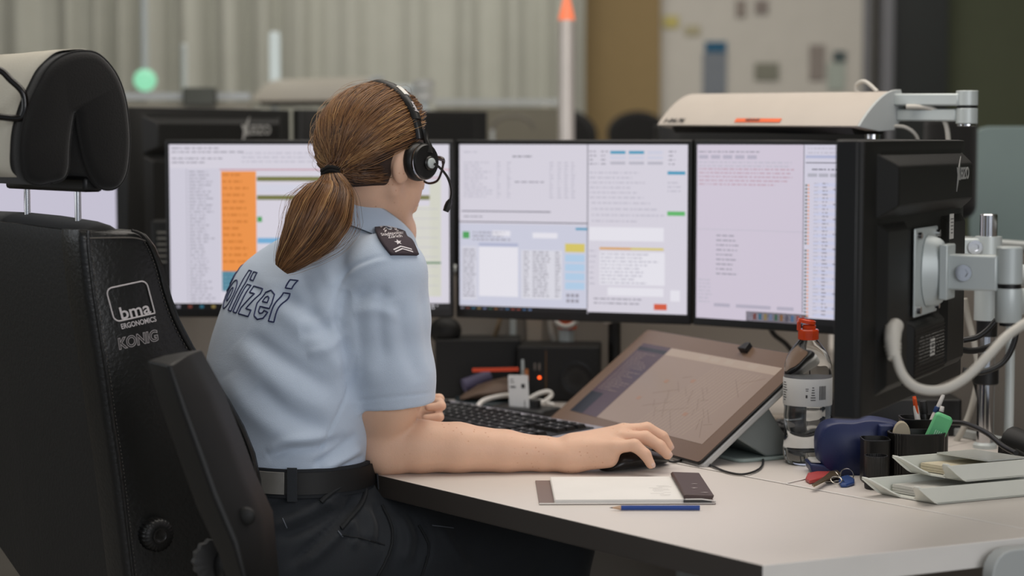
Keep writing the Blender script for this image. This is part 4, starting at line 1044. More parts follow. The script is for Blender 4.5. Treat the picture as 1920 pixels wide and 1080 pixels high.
hair = np_mesh('hair', Vh, Qh, M_hair, person, attr=th_); hair['label'] = 'brown hair combed back into a low ponytail'
# scalp volume below the strands so that no skin shows through
Hs = Vox((-.36, 3.0, 1.0), (-.08, 3.32, 1.40), .003)
Hs.ell(np.array(HC)+np.array(HF)*(-.012*HS)+np.array(HU)*(.030*HS), (rad3+.0004)*HS, HAX, .004)
for s in (-1, 1):
    c0 = toW(np.array([[.066, s*.078, -.045]]))[0]; Hs.ell(c0, np.array((.075, .042, .068))*HS, HAX, .004, 'cut')
Hs.ell(toW(np.array([[.130, 0, -.002]]))[0], np.array((.095, .14, .124))*HS, HAX, .004, 'cut')
Hs.ell(toW(np.array([[.005, 0, -.078]]))[0], np.array((.078, .12, .043))*HS, HAX, .004, 'cut')
V, Q = Hs.mesh(1)
np_mesh('scalp_hair', V, Q, mat('hair_under', '33221a', .6, noise_s=60, noise_a=.5, bump=.6, bump_s=260, stretch=(1, 1, 6)), hair)
Pc = Vox((-.45, 2.9, 1.0), (-.2, 3.2, 1.25), .003)
for i in range(K3-7):
    c = C3[i]; Pc.ell(c, (hw[i]*.86, hd[i]*.80, .012), (A3[i], B3[i], tg[i]), .006)
V, Q = Pc.mesh(1); np_mesh('ponytail_core', V, Q, MATS['hair_under'], hair)
mb = MB(); ttg = Vector(C3[1]-C3[0]).normalized()
fr = frame(Vector(C3[0]), ttg.cross(Vector((0, 1, 0))), ttg)
pts = [(.0125*math.cos(a), .0125*math.sin(a), .0015*math.sin(3*a)) for a in [i*math.pi/12 for i in range(24)]]
for dz in (-.003, .002): mb.tube([fr @ Vector((p[0], p[1], p[2]+dz)) for p in pts], .0040, 8, loop=True)
mb.build('hair_tie', mat('hair_tie_black', '0b0a09', .95), person)

# ------------------------------------------------------------------ headset
hs = thing('headset', 'black wireless headset with microphone boom worn over the brown hair', 'headset', tuple(hp_(0, .10, -.02)))
Fh = Matrix(((HF.x*HS, HR.x*HS, HU.x*HS, HC.x), (HF.y*HS, HR.y*HS, HU.y*HS, HC.y), (HF.z*HS, HR.z*HS, HU.z*HS, HC.z), (0, 0, 0, 1)))
M_pad = mat('headset_leatherette', '161514', .38, bump=.1, bump_s=500); M_hsb = mat('headset_black', '1b1a19', .32)
pc_ = (.009, .088, .006)
for s in (-1, 1):
    Fp = Fh @ T(pc_[0], s*pc_[1], pc_[2]) @ R(-90*s, 'X') @ Matrix.Scale(.90, 4)     # local z -> outward
    MB().lathe([(.016, -.014), (.030, -.013), (.0345, -.008), (.036, 0), (.0355, .006), (.032, .012), (.028, .014)], Fp, 40).build('ear_cushion', M_pad, hs)
    MB().lathe([(.026, .012), (.031, .013), (.0325, .016), (.032, .021), (.030, .0235), (.020, .0245), (0, .0245)], Fp, 40).build('ear_shell', M_hsb, hs)
    MB().lathe([(.0323, .0165), (.0335, .0172), (.0335, .0192), (.0323, .0198)], Fp, 40).build('silver_ring', M_chrome, hs)
Fp = Fh @ T(*pc_) @ R(-90, 'X') @ Matrix.Scale(.90, 4)
MB().lathe([(.013, .024), (.013, .028), (.011, .030), (0, .030)], Fp @ T(.004, .002, 0), 24).build('boom_hub', M_hsb, hs)
MB().lathe([(.0095, .029), (.0095, .0325), (.008, .0335), (0, .0335)], Fp @ T(.004, .002, 0), 24).build('button', M_alu, hs)
mb = MB(); rings = []
arc = []
for i in range(33):
    a = math.radians(-8+196*i/32); arc.append((a, .1035*math.cos(a), .030+.0985*math.sin(a)))
def band(a0, a1, wd, th, r0, nm, m=M_hsb, foff=0):
    rings = []
    for i in range(25):
        a = math.radians(a0+(a1-a0)*i/24); ca, sa = math.cos(a), math.sin(a)
        rr_b = (.0925+r0)*(1) ; c = (0.008+foff-.026*sa, (rr_b+.004)*ca, .032+(rr_b+.0115)*sa)
        ring_ = []
        for (x, y) in ((-wd, -th), (-wd*.8, th*.4), (-wd*.4, th), (wd*.4, th), (wd*.8, th*.4), (wd, -th)):
            ring_.append((c[0]+x, c[1]+y*ca, c[2]+y*sa))
        rings.append(ring_)
    return MB().loft(rings, Fh).build(nm, m, hs, sharp=50)
band(6, 174, .0085, .0032, -.0030, 'headband'); band(24, 156, .0095, .0036, -.0010, 'headband_cover', M_pad)
band(50, 63, .0062, .0009, .0032, 'size_label', mat('label_white', 'd8d6d0', .6))
# yoke from band to shell
MB().tube([Fh @ Vector(p) for p in ((.006, 0.094, .060), (.010, 0.096, .050), (.008, 0.101, .042), (.012, 0.104, .032), (.012, 0.107, .020))], [.0055, .006, .0045, .0065, .0065], 10).build('yoke', M_hsb, hs)
MB().tube([Fh @ Vector(p) for p in ((.006, -0.094, .060), (.010, -0.096, .050), (.008, -0.101, .042), (.012, -0.104, .032), (.012, -0.107, .020))], [.0055, .006, .0045, .0065, .0065], 10).build('yoke', M_hsb, hs)
boom = [Fh @ Vector(p) for p in ((.016, .119, .004), (.030, .122, -.002), (.048, .123, -.014), (.062, .121, -.032), (.066, .118, -.046), (.064, .115, -.060))]
MB().tube(spline(boom, 6), .0021, 8).build('microphone_boom', M_hsb, hs)
MB().tube([boom[-2]+(boom[-1]-boom[-2])*.1, boom[-2]+(boom[-1]-boom[-2])*.5, boom[-1], boom[-1]+(boom[-1]-boom[-2])*.55], [.003, .0052, .0055, .0045], 8).build('microphone', M_pad, hs)
V1, F1 = text_mesh('Jabra', .0095, 'CENTER', bold=.0002)
def on_band(x, y, a0=36, rr_=.1012):
    a = math.radians(a0)-(-x)/.10*1.0; ca, sa = math.cos(a), math.sin(a); r_ = .0925-.0006
    return (.0085-.026*sa-y, (r_+.0085)*ca, .032+(r_+.0155)*sa)
MB().add([Fh @ Vector(on_band(v[0], v[1])) for v in V1], F1).build('lettering', M_thr, hs, smooth=False)
# ------------------------------------------------------------------ glasses
gl = thing('glasses', 'dark framed eyeglasses worn on the face of the officer', 'glasses', tuple(hp_(.1, 0, 0)))
M_gf = mat('glasses_frame', '2a1815', .25, spec=.6)
for s in (-1, 1):
    out = [(.104-abs(y*.12)-.0, s*y, z) for y, z in ((.008, .026), (.030, .029), (.054, .028), (.0605, .020), (.058, .002), (.050, -.011), (.030, -.015), (.013, -.009), (.007, .008))]
    P = spline(out, 5, closed=True)
    MB().tube([Fh @ p for p in P], [.0020 if p.z < .018 else .0030 for p in P], 8, loop=True).build('rim', M_gf, gl)
    MB().add([tuple(Fh @ p) for p in P], [tuple(range(len(P)))]).build('lens', mat('lens_glass', 'f4f4f4', .02, trans=1, ior=1.08), gl, smooth=False)
    MB().tube([Fh @ Vector(p) for p in ((.0975, s*.061, .023), (.088, s*.0665, .023), (.045, s*.0745, .021), (.0, s*.080, .018), (-.012, s*.081, .008), (-.022, s*.080, -.008))], .0022, 8).build('temple', M_gf, gl)
MB().tube([Fh @ Vector(p) for p in ((.104, -.009, .018), (.108, 0, .021), (.104, .009, .018))], .0022, 8).build('bridge', M_gf, gl)

# ------------------------------------------------------------------ trousers, belt, shoes
TR = Vox((-.62, 2.82, .02), (.30, 3.74, .79), .0055)
hipc = np.array((SEC[0][1], 3.115)); zb_ = .765
TR.sections([(zb_-.004, hipc[0], hipc[1], .150, .106), (.735, hipc[0], hipc[1], .156, .112), (.70, hipc[0], hipc[1], .166, .120), (.66, hipc[0], hipc[1], .176, .132), (.60, hipc[0], hipc[1], .178, .140), (.55, hipc[0], hipc[1], .168, .135), (.53, hipc[0], hipc[1], .15, .12)], RB, FB, .01)
kn = {}
for s in (-1, 1):
    hj = np.array((hipc[0], hipc[1], .615))+np.append(RB[:2], 0)*s*.088
    k_ = np.array((hipc[0], hipc[1], .60))+FB*.43+RB*s*.13; an = k_+FB*.03+(0, 0, -.48); kn[s] = (k_, an)
    TR.chain([hj, hj+(k_-hj)*.35+(0, 0, .008), k_], [.098, .093, .072], .03)
    TR.chain([k_, k_*.5+an*.5-FB*.02, an], [.070, .066, .062], .03)
V, Q = TR.mesh(2); del TR
N_ = normals(V, Q); V = V+N_*(vnoise(V*np.array((30, 30, 24)), 9)*.0022)[:, None]
TFL = [([(510, 990), (580, 960), (660, 905)], 9, .005), ([(520, 1010), (600, 975), (680, 920)], 9, -.006), ([(540, 1060), (600, 1010), (650, 960), (672, 930)], 9, -.007), ([(560, 1070), (620, 1015), (665, 965)], 10, .006),
       ([(655, 975), (665, 1000), (662, 1030)], 7, .004), ([(680, 950), (695, 985), (690, 1020)], 8, .005), ([(700, 940), (716, 985), (712, 1030)], 7, -.005), ([(718, 950), (738, 1000), (720, 1060), (705, 1080)], 3.5, .0035),
       ([(745, 960), (765, 1010), (752, 1060)], 10, .006), ([(770, 960), (790, 1010), (778, 1060)], 8, -.005), ([(790, 960), (808, 1020), (790, 1075)], 3, -.003), ([(500, 940), (560, 925), (620, 918)], 9, -.004),
       ([(635, 1003), (700, 1015), (725, 1022)], 2.2, -.0025), ([(820, 980), (850, 1030), (880, 1070)], 10, .004), ([(600, 940), (630, 950), (655, 930)], 7, .004)]
TFL = [(a, b, c*1.5) for a, b, c in TFL]
V, D = folds(V, Q, TFL, N_); V = relax(V, Q, .3)
trs = np_mesh('trousers', V, Q, mat('trouser_cloth', '1f2328', .8, sheen=.08, bump=.25, bump_s=900, noise_s=40, noise_a=.1), person)
tr_bvh = BVHTree.FromPolygons([tuple(v) for v in V], [tuple(q) for q in Q.tolist()])
M_seam = mat('trouser_seam', '15181b', .8); M_stitch = mat('grey_stitch', '5b6068', .8)
def on_trousers(pts, lift):
    out = []
    for p in spline([Vector((a, b, 0)) for a, b in pts], 7):
        h = tr_bvh.ray_cast(Vector((0, 0, CAMZ)), ray(p.x, p.y).normalized())
        if h[0] is not None: out.append(h[0]+h[1]*lift)
    return out
for pts, r_, nm, m_ in (([(603, 942), (622, 925), (650, 908), (672, 905), (684, 920), (676, 948), (655, 975), (640, 992)], .0042, 'pocket_edge', M_seam),
                        ([(716, 948), (734, 985), (735, 1020), (722, 1055), (708, 1080)], .0024, 'seam', M_seam), ([(786, 985), (803, 1020), (800, 1050), (790, 1080)], .0022, 'seam', M_seam),
                        ([(640, 1003), (680, 1010), (722, 1022)], .0014, 'seam', M_seam), ([(530, 972), (538, 990)], .0009, 'stitch', M_stitch), ([(634, 996), (642, 1006)], .0012, 'stitch', M_stitch), ([(810, 985), (850, 990)], .0009, 'stitch', M_stitch)):
    L_ = on_trousers(pts, r_*.4)
    if len(L_) > 3: MB().tube(L_, r_, 8).build(nm, m_, trs)
def hoop(z, w, t, n=48): return [tuple(np.array((hipc[0], hipc[1], 0))+RB*w*np.sign(math.cos(a))*abs(math.cos(a))**.87+FB*t*np.sign(math.sin(a))*abs(math.sin(a))**.87+(0, 0, z)) for a in [2*math.pi*i/n for i in range(n)]]
MB().loft([hoop(.722, .1625, .1185), hoop(.765, .1590, .1150), hoop(.765, .153, .109), hoop(.73, .156, .112)], cap=False).build('waistband', mat('waistband_cloth', '1d2024', .8), trs)
MB().loft([hoop(.728, .1655, .1215), hoop(.7605, .1630, .1190), hoop(.7605, .159, .115), hoop(.728, .161, .117), hoop(.728, .1655, .1215)], cap=False).build('belt', mat('belt_black', '0d0d0d', .6), person)
# grey belt section and loops on the photographed side
def belt_piece(a0, a1, z0, z1, off, nm, m, par):
    r = []; n = 8
    for i in range(n+1):
        a = math.radians(a0+(a1-a0)*i/n); ca, sa = math.cos(a), math.sin(a)
        col = []
        for z, o_ in ((z0, off-.002), (z0, off), (z1, off), (z1, off-.002)):
            k = .1655-(z-.728)*.08+o_; k2 = .1215-(z-.728)*.08+o_
            p = np.array((hipc[0], hipc[1], 0))+RB*k*np.sign(ca)*abs(ca)**.87+FB*k2*np.sign(sa)*abs(sa)**.87
            col.append((p[0], p[1], z))
        r.append(col)
    MB().loft(r).build(nm, m, par, bevel=.0006)
belt_piece(-66, -40, .728, .7615, .0020, 'belt_insert', mat('belt_grey', '7a7873', .45, metal=.3, noise_s=80, noise_a=.15), person)
for a in (-38, -110, 40, 140): belt_piece(a, a+7, .718, .769, .004, 'belt_loop', mat('trouser_cloth', '22262b'), trs)
for s in (-1, 1):
    k_, an = kn[s]; F_ = frame(Vector((an[0], an[1], .0)), FB)
    rings = []
    for x, w, h in ((-.09, .02, .06), (-.08, .036, .085), (-.03, .042, .10), (.03, .045, .085), (.09, .05, .06), (.15, .045, .045), (.185, .02, .03)):
        rings.append([(x, w*math.cos(a), .012+max(0, h*.5+h*.5*math.sin(a))) for a in [i*math.pi/8 for i in range(16)]])
    MB().loft(rings, F_).mat(0).build('shoe', mat('shoe_black', '121212', .35), person, sub=1)
# ------------------------------------------------------------------ control room chair
ch = thing('office_chair', 'large black leather control room chair with headrest, seen from behind at left', 'chair', (-.62, 2.68, 0))
M_lea = mat('black_leather', '181817', .33, spec=.5, bump=.35, bump_s=160, noise_s=30, noise_a=.15)
M_lea2 = mat('black_leather_back', '090909', .55, bump=.3, bump_s=160)
M_vel = mat('black_velour', '121110', .95, sheen=.15, bump=.3, bump_s=500)
FC = Vector((.80, .60, 0)); RC = Vector((.60, -.80, 0)); 
D_C = 2.76            # depth of the near rear vertical corner of the backrest
# side outline: photograph rows -> rear and front edge of the side face, all lying in the plane of the side bolster
rows = [(432, 150, 262), (440, 149, 280), (462, 150, 297), (500, 154, 312), (550, 160, 325), (600, 168, 343), (650, 176, 369), (700, 184, 403), (750, 191, 436), (800, 198, 464), (850, 206, 484), (900, 213, 495), (950, 219, 497), (1000, 225, 494), (1050, 231, 486), (1110, 238, 474), (1180, 244, 450)]
O_ = W(150, 440, D_C)
def side_pt(px, py):      # pixel -> point in the vertical plane through O_ spanned by FC and z
    d = ray(px, py); n = RC; c0 = Vector((0, 0, CAMZ)); t_ = (O_-c0).dot(n)/d.dot(n); return c0+d*t_
BW = .56                  # width of the backrest
def side_ring(off, k):
    """outline of a slice at distance off along -RC from the side plane; k shrinks the edge for rounding"""
    rear = []; front = []
    for py, a, b in rows:
        A = side_pt(a, py); Bp = side_pt(b, py); m = (A+Bp)/2
        rear.append(A+(m-A).normalized()*k); front.append(Bp+(m-Bp).normalized()*k)
    pts = rear[::-1]+[p for p in front]
    z = Vector((0, 0, -k*.8)); pts = [p-RC*off+(z if p.z > O_.z-.03 else Vector()) for p in pts]
    return [tuple(p) for p in pts]
# centre section of the back is set forward of the side bolsters
rings = [side_ring(0, .010), side_ring(.003, .003), side_ring(.010, 0), side_ring(.06, 0)]
mb = MB(); mb.loft(rings, cap=True)
sp = mb.build('side_bolster', M_lea, ch, sharp=60)
rings = [side_ring(BW-.06, 0), side_ring(BW-.010, 0), side_ring(BW-.003, .003), side_ring(BW, .010)]
zc_ = W(0, 1060, 2.95).z; rings = [[(p[0], p[1], max(p[2], zc_)) for p in r_] for r_ in rings]
MB().loft(rings).build('side_bolster', M_lea, ch, sharp=60)
def cut_low(rg_, py):
    zc = W(0, py, 2.95).z; return [(p[0], p[1], max(p[2], zc)) for p in rg_]
rings = [side_ring(.055, .002), side_ring(.24, -.003), cut_low(side_ring(.32, -.003), 1300), cut_low(side_ring(.345, -.002), 1220), cut_low(side_ring(.37, 0), 1140), cut_low(side_ring(BW-.055, .002), 1060)]
MB().loft(rings).build('back_shell', M_lea2, ch, sharp=60)
# stitched seam and piping along the rear and front edges of the near bolster
def edge_line(which, inset, off):
    out = []
    for py, a, b in rows:
        A = side_pt(a, py); Bp = side_pt(b, py); d = (Bp-A).normalized()
        out.append((A+d*inset if which == 'r' else Bp-d*inset)+RC*off)
    return out
for w_, ins, r_ in (('r', .012, .0022), ('f', .013, .0020)):
    MB().tube(spline(edge_line(w_, ins, .0012), 6), r_, 8).build('piping', M_lea, ch)
mb = MB()
for w_, ins in (('r', .017), ('f', .018)):
    L_ = spline(edge_line(w_, ins, .0010), 14)
    for i in range(0, len(L_)-1, 2): mb.tube([L_[i], L_[i]+(L_[i+1]-L_[i])*.8], .0006, 5)
tp = [side_pt(a, y) for a, y in ((158, 447), (200, 446), (250, 446), (275, 452))]
mb.tube(spline([p+RC*.001 for p in tp], 6), .0012, 6)
mb.build('stitching', mat('stitch_thread', '57534e', .8), ch)
# top cap of velour between the bolsters
tc_ = [(py, a, b) for py, a, b in rows[:2]]
A = side_pt(150, 434); Bp = side_pt(262, 432)
def topring(off, dz, i_): return [tuple(A-RC*off+FC*i_+Vector((0, 0, -.02))), tuple(A-RC*off+FC*(i_+.01)+Vector((0, 0, dz))), tuple((A+Bp)/2-RC*off+Vector((0, 0, dz+.006))), tuple(Bp-RC*off-FC*.02+Vector((0, 0, dz))), tuple(Bp-RC*off+FC*-.005+Vector((0, 0, -.03)))]
MB().loft([topring(.008, .0, .004), topring(.03, .010, 0), topring(BW*.5, .016, 0), topring(BW-.03, .010, 0), topring(BW-.008, 0, .004)]).build('top_cushion', M_vel, ch, sharp=80, sub=1)
# logo and lettering on the near bolster
M_print = mat('print_white', 'c9c3c3', .6)
pl_o = side_pt(246, 565)+RC*.0012
lx = FC; ly = Vector((0, 0, 1)); rot = math.radians(1)
pu = (side_pt(292, 600)-side_pt(222, 616)).normalized(); pv = (side_pt(200, 530)-side_pt(222, 612)).normalized()   # along text, up
def on_side(V_, org, sx=1, sy=1): return [tuple(org+pu*v[0]*sx+pv*v[1]*sy+RC*.0015) for v in V_]
o1 = side_pt(214, 604)+RC*.0004
wL = (side_pt(290, 594)-side_pt(214, 604)).length; hL = (side_pt(203, 540)-side_pt(214, 604)).length
fr_ = []; r_ = .009
for (cx_, cy_, a0) in ((r_, r_, 180), (r_, hL-r_, 90)):
    pass
pth = [(wL, 0), (r_, 0)]+[(r_-r_*math.sin(a), r_-r_*math.cos(a)) for a in [i*math.pi/10 for i in range(1, 6)]]+[(0, hL-r_)]+[(r_-r_*math.cos(a), hL-r_+r_*math.sin(a)) for a in [i*math.pi/10 for i in range(1, 6)]]+[(wL-r_, hL)]+[(wL-r_+r_*math.sin(a), hL-r_+r_*math.cos(a)) for a in [i*math.pi/10 for i in range(1, 6)]]+[(wL, 0)]
MB().tube([Vector(p) for p in on_side([(a, b, 0) for a, b in pth], o1)], .0011, 6).build('logo_frame', M_print, ch)
def chair_text(txt, px, py, size, bold, nm='lettering', outline=0, space=1, shear=0, wid=None):
    V_, F_ = text_mesh(txt, size, 'LEFT', bold=bold, outline=outline, space=space, shear=shear)
    sx = 1
    if wid: w0 = max(v[0] for v in V_); sx = wid/w0
    MB().add(on_side(V_, side_pt(px, py), sx), F_).build(nm, M_print, ch, smooth=False)
chair_text('bma', 226, 599, .025, .0004, wid=wL*.76)
chair_text('ERGONOMICS', 227, 617, .0105, .0002, wid=wL*.88)
chair_text('KÖNIG'.replace('Ö', 'O'), 222, 655, .022, .0004, outline=.0006, shear=.15, wid=wL*1.02)
# knob for the lumbar support
kb = side_pt(287, 1000)
Fk = frame(kb, FC) ; Fk = Matrix(((FC.x, 0, RC.x, kb.x), (FC.y, 0, RC.y, kb.y), (FC.z, 1, RC.z, kb.z), (0, 0, 0, 1)))
MB().lathe([(.022, -.004), (.0235, .0), (.0235, .018), (.021, .022), (.012, .0225)], Fk, 96, rmod=lambda a, z: 1+.035*math.cos(24*a)*(1 if 0 <= z < .02 else .2)).build('knob', M_blk, ch, sharp=60)
MB().lathe([(.0105, .0215), (.0115, .024), (.009, .0245), (.006, .023), (0, .023)], Fk, 32).build('knob_cap', M_hsb, ch)
# headrest: folded pad on two chrome posts
def hpix(px, py, d=2.43):   # pixel -> plane of the headrest side
    c0 = Vector((0, 0, CAMZ)); dd = ray(px, py); P0 = W(245, 330, 2.82); t_ = (P0-c0).dot(RC)/dd.dot(RC); return c0+dd*t_
outer = [(98, 344), (75, 347), (52, 335), (43, 300), (45, 250), (57, 205), (76, 160), (96, 125), (125, 103), (160, 95), (192, 102), (222, 135), (240, 180), (248, 235), (249, 280), (243, 325), (228, 350), (205, 356), (186, 346), (170, 318), (160, 285), (152, 245), (147, 210), (141, 235), (136, 275), (134, 315), (124, 336)]
ol = spline([hpix(a, b) for a, b in outer], 4, closed=True)
cen = sum(ol, Vector())/len(ol)
def hring(off, k):
    out = []
    n = len(ol)
    for i, p in enumerate(ol):
        tn = (ol[(i+1) % n]-ol[i-1]).normalized(); nn = tn.cross(RC); 
        out.append(p+nn*k-RC*off)
    return out
tst = hring(0, .01); sgn_ = 1 if sum((a-cen).length for a in tst) < sum((a-cen).length for a in ol) else -1
HW = .31
rings = [[tuple(p) for p in hring(o_, sgn_*k)] for o_, k in ((0, .012), (.003, .005), (.009, .001), (.03, 0), (HW-.03, 0), (HW-.009, .001), (HW-.003, .005), (HW, .012))]
hr = MB().loft(rings).build('headrest_cushion', M_vel, ch, sharp=70)
MB().tube([p+RC*-.010+(p-cen).normalized()*0 for p in ol], .0016, 6, loop=True).build('headrest_piping', M_vel, ch)
# paper cover draped over the headrest
cov = [(98, 348), (60, 338), (40, 318), (38, 280), (42, 240), (54, 200), (73, 156), (94, 122), (124, 98), (160, 91), (194, 98), (224, 131), (243, 178), (250, 235), (251, 290), (249, 334)]
cl_ = spline([hpix(a, b) for a, b in cov[1:]], 5)
def crow(off): return [tuple(p-RC*off+Vector((0, 0, .0005*math.sin(i*.9+off*40)))) for i, p in enumerate(cl_)]
sc_ = MB().loft([crow(.035), crow(.09), crow(.15), crow(.20), crow(HW-.035)], cap=False, closed=False)
cv = sc_.build('headrest_cover', mat('cover_fabric', 'b9b4a6', .9, bump=.2, bump_s=300), ch, sharp=120); cv['label'] = 'pale cloth cover draped over the headrest'
sm = cv.modifiers.new('s', 'SOLIDIFY'); sm.thickness = .0012; sm.offset = 1
for px, py0, py1, off in ((147, 330, 414, .05), (52, 335, 406, .20)):
    p0 = W(px, py1+4, 2.84 if off < .1 else 2.98); p1 = W(px-2, 315, 2.84 if off < .1 else 2.98)
    MB().tube([p0-Vector((0, 0, .04)), p1], .0048, 16).build('headrest_post', M_chrome, ch)
a_, b_ = W(40, 340, 2.99), W(160, 345, 2.83)
MB().box(((a_-b_).length+.05, .03, .022), M=frame((a_+b_)/2, b_-a_)).build('headrest_bracket', M_blk, ch, bevel=.005)
# coat hanger loop behind the headrest
lp = [W(-60, 128, 2.74), W(-5, 130, 2.74), (W(20, 150, 2.74)), W(42, 172, 2.74), W(47, 195, 2.74), W(44, 214, 2.74), W(34, 222, 2.74), W(-5, 219, 2.74), W(-60, 217, 2.74)]
MB().tube(spline(lp, 6), .0048, 12).build('coat_bar', mat('black_gloss', '120f0e', .15), ch)
MB().tube([W(-60, 128, 2.74), W(-66, 170, 2.76), side_pt(150, 400)-RC*.30, side_pt(152, 470)-RC*.31], .006, 12).build('coat_bar_stem', MATS['black_gloss'], ch)
# armrest folded up beside the backrest
def arm_pt(px, py, d=2.30): return W(px, py, d)
al = [(275, 668, 0), (300, 663, 0), (352, 668, 1)]
top_ = [(276, 672), (303, 661), (355, 660), (364, 668)]
R1 = [(276, 676), (300, 760), (332, 850), (368, 950), (410, 1040), (428, 1100)]     # left edge
R2 = [(318, 686), (345, 770), (374, 850), (402, 930), (440, 1020), (462, 1100)]     # ridge
R3 = [(350, 664), (392, 740), (428, 830), (456, 905), (488, 975), (500, 1100)]      # right edge
mb = MB(); rings = []
for (a, b, c_) in zip(R1, R2, R3):
    A_, B_, C_ = W(*a, 2.54), W(*b, 2.50), W(*c_, 2.545); m1_ = (A_+B_)/2; m2_ = (B_+C_)/2; bk = Vector((.01, .06, 0))
    rings.append([tuple(A_), tuple(A_+(B_-A_)*.9), tuple(B_+(C_-B_)*.12), tuple(C_-(C_-B_)*.08), tuple(C_+bk*.3), tuple(C_+bk), tuple((A_+C_)/2+bk*1.1), tuple(A_+bk)])
MB().loft(rings).build('armrest', mat('armrest_black', '0c0c0b', .5, bump=.1, bump_s=900), ch, bevel=.006, seg=3, sharp=50)
hb = W(462, 968, 2.527)
MB().sph(.012, tuple(hb), sc=(1, .45, 1)).build('armrest_button', M_blk2, ch)
jb = W(450, 1060, 2.62)
MB().lathe([(.02, -.03), (.034, -.025), (.034, .025), (.02, .03)], T(jb) @ R(90, 'X') @ R(30, 'Y'), 28).build('armrest_joint', M_blk, ch)
# gear wheel edge below the armrest
gw = W(400, 1050, 2.62)
MB().lathe([(.015, -.008), (.028, -.006), (.028, .006), (.015, .008)], T(gw) @ R(90, 'X') @ R(30, 'Y'), 64, rmod=lambda a, z: 1+.05*math.cos(14*a)).build('adjustment_wheel', mat('dark_grey_plastic', '333333', .5), ch)
# seat, column and base
sc0 = Vector((-.44, 3.05, 0)); Fs = frame(sc0, FC)
def seat_ring(z, g_): 
    return [(x*g_, y*g_, z) for x, y in [(.27*math.copysign(abs(math.cos(a))**.5, math.cos(a)), .25*math.copysign(abs(math.sin(a))**.5, math.sin(a))) for a in [i*math.pi/16 for i in range(32)]]]
MB().loft([seat_ring(.40, .9), seat_ring(.41, 1), seat_ring(.465, 1), seat_ring(.49, .93), seat_ring(.492, .6)], Fs).build('seat', M_lea, ch, sharp=70)
MB().cyl(.03, .10, .40, T(sc0)).build('gas_column', M_chrome, ch)
for k in range(5):
    a = 2*math.pi*k/5+.3; e_ = sc0+Vector((math.cos(a), math.sin(a), 0))*.32
    l_ = MB().tube([sc0+Vector((0, 0, .10)), sc0*.5+e_*.5+Vector((0, 0, .095)), e_+Vector((0, 0, .075))], [.03, .024, .016], 12).build('base_leg', M_blk, ch)
    MB().lathe([(.02, -.02), (.03, -.016), (.03, .016), (.02, .02)], T(e_.x, e_.y, .031) @ R(90, 'X'), 20).build('castor', M_blk, l_)
bl = side_pt(250, 1150)
MB().box((.05, .30, .05), M=frame(sc0+Vector((0, 0, .38))-FC*.26, FC)).build('back_bracket', M_blk, ch, bevel=.006)
MB().box((.03, .10, .16), M=frame(sc0-FC*.24+RC*.06+Vector((0, 0, .46)), FC)).build('back_bracket', M_blk, ch, bevel=.006)
# ------------------------------------------------------------------ things on the desk
def basis(o, x, z=(0, 0, 1)): return frame(o, x, z)
UZ = Vector((0, 0, 1))
# mouse
ms = thing('computer_mouse', 'black wired computer mouse under the right hand of the officer', 'mouse', G(1187, 884))
ma, mbk = G(1243, 868), G(1132, 884); ma.z = mbk.z = DZ
FM = frame((ma+mbk)/2+Vector((0, -.002, 0)), ma-mbk); ml = (ma-mbk).length/2
rings = []
for x, w, h in ((-1, .012, .006), (-.93, .024, .017), (-.7, .031, .028), (-.3, .033, .032), (.1, .031, .030), (.5, .029, .024), (.85, .024, .016), (.97, .016, .011), (1, .008, .007)):
    rings.append([(x*ml, w*math.cos(a), .001+max(0, h*(.5+.5*math.sin(a)) if math.sin(a) > 0 else h*.5*(1+math.sin(a)))) for a in [i*math.pi/12 for i in range(24)]])
MB().loft(rings, FM).build('mouse_body', M_hsb, ms, sharp=80)
MB().lathe([(.004, -.003), (.0085, -.003), (.0085, .003), (.004, .003)], FM @ T(ml*.62, 0, .0175) @ R(90, 'X'), 24).build('scroll_wheel', M_blk, ms)
MB().tube([FM @ Vector(p) for p in ((ml*.99, 0, .010), (ml*.9, 0, .0172), (ml*.5, 0, .0255), (ml*.15, 0, .0308))], .0006, 6).build('button_split', M_blk, ms)
rings = [[(x*ml*.98, w*1.02*math.cos(a), z) for a in [i*math.pi/12 for i in range(24)] for x in (1,)] for w, z, x in ()] 
cp_ = [FM @ Vector((ml, 0, .008)), G(1262, 866, .743), G(1290, 862, .743), G(1322, 868, .743), G(1360, 884, .743), G(1395, 889, .743), G(1425, 878, .743), G(1430, 858, .743), G(1412, 840, .743), G(1385, 836, .743), G(1352, 848, .743), G(1332, 862, .743)]
MB().tube(spline(cp_, 8), .0018, 8).build('mouse_cable', M_cabb, ms, sharp=80)
